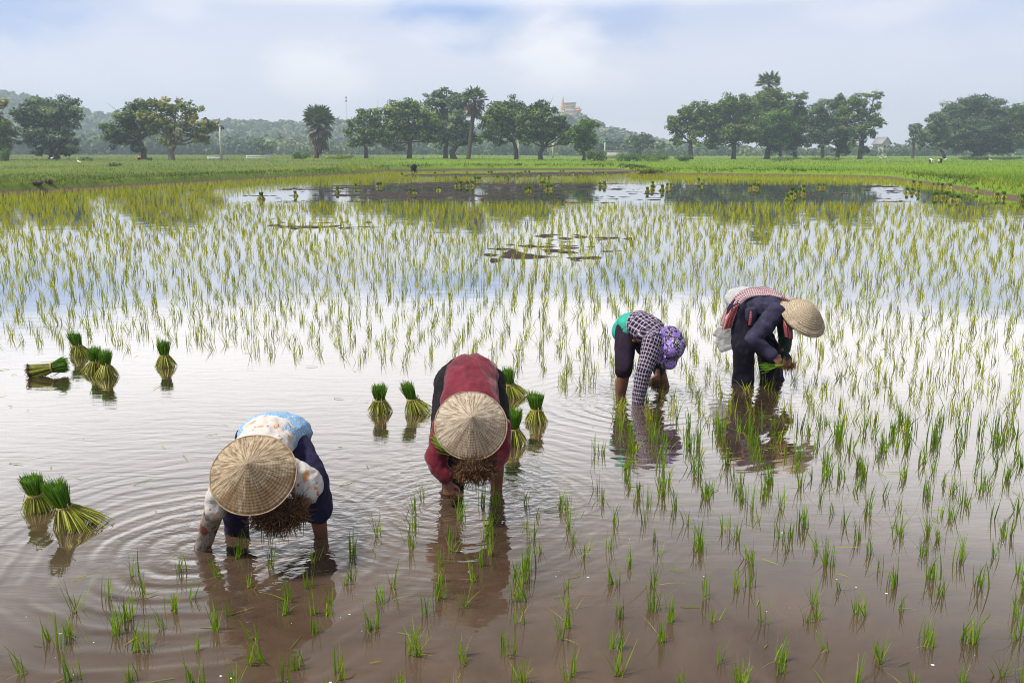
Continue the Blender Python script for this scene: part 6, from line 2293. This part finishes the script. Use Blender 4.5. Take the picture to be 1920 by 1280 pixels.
def railing(px0, px1, py_top, Y, label):
    k = Y * CP / FOCAL
    x0, x1 = (px0 - 960) * k, (px1 - 960) * k
    gz = ground_at((x0 + x1) / 2, Y)
    top = W(px0, py_top, Y).z - gz
    root = thing('railing', ((x0 + x1) / 2, Y, gz), label, 'railing', 'white railings by the far path')
    L = x1 - x0
    for z in (0.98, 0.55):
        M = Mesh()
        box(M, (0, 0, top * z), (L, 0.10, 0.13))
        M.build('rail', MAT['white_paint'], root)
    n = 6
    for i in range(n):
        M = Mesh()
        box(M, (-L / 2 + L * i / (n - 1), 0.12, top * 0.5 - 0.1), (0.14, 0.13, top + 0.28))
        M.build('post', MAT['white_paint'], root)


railing(389, 422, 293.5, 158, 'low white railing beside the slender utility pole')
railing(462, 502, 292.0, 162, 'low white railing farther along, left of the light green bush')


def house(px, Y, label):
    k = Y * CP / FOCAL
    x = (px - 960) * k
    wall_m = simple_mat('cream_render', (0.48, 0.42, 0.32), (0.58, 0.52, 0.41), 0.8, 0.85, 0.2)
    roof_m = simple_mat('grey_roof', (0.24, 0.23, 0.23), (0.34, 0.32, 0.31), 2.0, 0.8, 0.2)
    glass_m = simple_mat('dark_window', (0.03, 0.035, 0.04), (0.05, 0.055, 0.06), 2.0, 0.2, 0.5)
    root = thing('house', (x, Y, 0.4), label, 'house', None)
    hw, hd, hh = 7 * k, 6.0, W(px, 269, Y).z - 0.4
    pk = W(px, 258, Y).z - 0.4
    M = Mesh()
    vs = [(-hw, -hd, 0), (hw, -hd, 0), (hw, hd, 0), (-hw, hd, 0), (-hw, -hd, hh), (hw, -hd, hh), (hw, hd, hh), (-hw, hd, hh), (0, -hd, pk), (0, hd, pk)]
    M.add(vs, [(0, 1, 5, 4), (1, 2, 6, 5), (2, 3, 7, 6), (3, 0, 4, 7)], [(4, 5, 8), (6, 7, 9)])
    M.build('wall', wall_m, root)
    M = Mesh()
    e = 0.7
    for sx in (-1, 1):
        a = [(0, -hd - e, pk + 0.25), (0, hd + e, pk + 0.25), (sx * (hw + e), hd + e, hh - 0.35), (sx * (hw + e), -hd - e, hh - 0.35)]
        b = [(p[0], p[1], p[2] - 0.22) for p in a]
        M.add(a + b, [(0, 1, 2, 3), (7, 6, 5, 4), (0, 3, 7, 4), (1, 0, 4, 5), (2, 1, 5, 6), (3, 2, 6, 7)])
    M.build('roof', roof_m, root)
    for (wx, wz) in ((-hw * 0.45, hh * 0.35), (hw * 0.45, hh * 0.35), (-hw * 0.45, hh * 0.75), (hw * 0.45, hh * 0.75)):
        M = Mesh()
        box(M, (wx, -hd - 0.02, wz), (1.2, 0.12, 1.5))
        f = M.build('window', MAT['white_paint'], root)
        M = Mesh()
        box(M, (wx, -hd - 0.085, wz), (0.95, 0.04, 1.25))
        M.build('pane', glass_m, f)


house(1652, 450, 'cream house with a gabled roof between the open tree and the huge domed tree')


def far_wall():
    Y = 262
    k = Y * CP / FOCAL
    x0, x1 = (1136 - 960) * k, (1178 - 960) * k
    root = thing('boundary_wall', ((x0 + x1) / 2, Y, 0.35), 'long low grey wall behind the pale leafy bush', 'wall', None)
    M = Mesh()
    box(M, (0, 0, 1.0), (x1 - x0, 0.25, 2.0))
    M.build('wall', MAT['concrete'], root)
    M = Mesh()
    box(M, (0, 0, 2.06), (x1 - x0 + 0.2, 0.4, 0.12))
    M.build('coping', MAT['concrete'], root)


far_wall()


def temple():
    Y = 780.0
    k = Y * CP / FOCAL
    cx = (1066 - 960) * k
    gz = W(1066, 214, Y).z
    pink = simple_mat('golden_stone', (0.52, 0.42, 0.29), (0.64, 0.54, 0.40), 0.4, 0.85, 0.2)
    gold = simple_mat('gilded_roof', (0.60, 0.33, 0.10), (0.72, 0.44, 0.18), 0.5, 0.6, 0.3)
    dark = simple_mat('dark_opening', (0.10, 0.07, 0.06), (0.14, 0.10, 0.08), 0.5, 0.9, 0.1)
    root = thing('temple', (cx, Y, gz), 'pale gold temple with a tall spire on the hilltop', 'temple', None)
    X = lambda px: (px - 1066) * k
    Z = lambda py: W(1066, py, Y).z - gz
    M = Mesh()
    box(M, (X(1067), 0, (Z(205) - 6) / 2 - 1), (X(1079) - X(1055), 9, Z(205) + 6))
    w = M.build('hall', pink, root)
    for i in range(6):
        M = Mesh()
        box(M, (X(1057.5 + i * 3.8), -4.55, Z(205) * 0.55), (0.8, 0.3, 2.2))
        M.build('window', dark, w)
    M = Mesh()
    for (py0, py1, a, b) in ((205, 203.6, 1054, 1080.5), (203.6, 194, 1057.5, 1077.5), (194, 192.6, 1056.5, 1078.8)):
        box(M, (X((a + b) / 2), 0, (Z(py0) + Z(py1)) / 2), (X(b) - X(a), 8.0 if b - a > 21.5 else 7.2, Z(py1) - Z(py0)))
    M.build('upper_storey', pink, root)
    for sx in (1057.5, 1077.5):
        M = Mesh()
        tube(M, [(X(sx), 0, Z(192.8)), (X(sx) + (0.8 if sx > 1066 else -0.8), 0, Z(190.5))], [0.35, 0.06], 6)
        M.build('finial', gold, root)
    M = Mesh()
    prof = [(2.0, Z(208)), (1.9, Z(202)), (2.1, Z(201)), (1.5, Z(199)), (1.6, Z(198)), (1.1, Z(195)), (1.2, Z(194.2)), (0.7, Z(190)), (0.8, Z(189.3)), (0.35, Z(184)), (0.05, Z(177))]
    lathe(M, prof, 12)
    M.v[0][:, 0] += X(1054.5)
    M.build('spire', gold, root)
    M = Mesh()
    for j, (a, b, py0, py1) in enumerate(((1076, 1088, 208.5, 206), (1075, 1089.5, 206, 204.8), (1077.5, 1087, 213, 208.5), (1079, 1086, 204.8, 202), (1080, 1085, 202, 200.5))):
        box(M, (X((a + b) / 2), -1, (Z(py0) + Z(py1)) / 2), (X(b) - X(a), 6 - j * 0.3, Z(py1) - Z(py0)))
    M.build('pavilion', gold, root)


temple()


# ------------------------------------------------------------------ earth heaps, boulder, and bits floating on the water
def heap(px, py, Y, w_px, h_px, label, mat, name='earth_heap', cat='earth heap'):
    k = Y * CP / FOCAL
    x = (px - 960) * k
    gz = ground_at(x, Y)
    bm = bmesh.new()
    bmesh.ops.create_icosphere(bm, subdivisions=4, radius=1.0)
    for v in bm.verts:
        q = v.co.copy()
        f = 0.75 + 0.6 * (mnoise.fractal(q * 2.2 + Vector((px, 0, 0)), 0.6, 2.0, 4) * 0.5)
        v.co = Vector((q.x * w_px * k * 0.5 * f, q.y * w_px * k * 0.4 * f, max(q.z, -0.3) * h_px * k * f))
    me = bpy.data.meshes.new(name)
    bm.to_mesh(me); bm.free()
    smooth_shade(me)
    me.materials.append(mat)
    tag(link(name, me, None, (x, Y, gz)), label, cat)


MAT['soil'] = simple_mat('dug_soil', (0.05, 0.034, 0.026), (0.13, 0.095, 0.072), 6, 0.95, 0.1, 0.05)
MAT['rock'] = simple_mat('grey_rock', (0.13, 0.12, 0.12), (0.24, 0.23, 0.22), 4, 0.9, 0.2, 0.04)
heap(62, 357, 52, 26, 7, 'small heap of dug brown earth at the left end of the bank', MAT['soil'])
heap(82, 356, 53, 26, 8, 'larger heap of dug brown earth beside the small one on the bank', MAT['soil'])
heap(790, 290, 190, 13, 5, 'grey boulder on the grass under the middle trees', MAT['rock'], 'boulder', 'boulder')


def floating_bits():
    # little white flecks of foam
    m = simple_mat('white_foam', (0.50, 0.50, 0.50), (0.72, 0.72, 0.72), 60, 0.7, 0.3)
    M = Mesh()
    n = 170
    Y = 3.4 + 5.0 * rng.random(n) ** 1.3
    X = rng.uniform(-0.6, 0.6, n) * Y
    keep = fbm(X * 0.8, Y * 0.8, 9, 3) > 0.44
    for x, y in zip(X[keep], Y[keep]):
        r = 0.0018 + 0.0065 * rng.random() ** 2.5
        a = rng.uniform(0, 6.28)
        k = 8
        vs = [(x, y, 0.003)] + [(x + r * math.cos(6.283 * i / k + a) * rng.uniform(0.8, 1.25), y + r * 0.8 * math.sin(6.283 * i / k + a), 0.0008) for i in range(k)]
        M.add(vs, None, [(0, 1 + i, 1 + (i + 1) % k) for i in range(k)])
    tag(M.build('foam', m), 'small white flecks of foam floating on the near brown water', 'foam', kind='stuff')
    # loose straws and torn blades
    M = Mesh()
    n = 150
    Y = 3.4 + 7.0 * rng.random(n) ** 1.2
    X = rng.uniform(-0.6, 0.6, n) * Y
    a = rng.uniform(0, 6.28, n)
    l = rng.uniform(0.03, 0.15, n)
    p0 = np.stack([X, Y, np.full(n, 0.004)], 1)
    p1 = p0 + np.stack([np.cos(a) * l, np.sin(a) * l, rng.uniform(0, 0.006, n)], 1)
    radial_blades(M, p0, p1, 0.0045, np.clip(rng.normal(0.62, 0.28, n), 0, 1), -0.002)
    tag(M.build('floating_straw', MAT['rice']), 'loose straws and torn blades floating between the seedlings', 'straw', kind='stuff')


floating_bits()
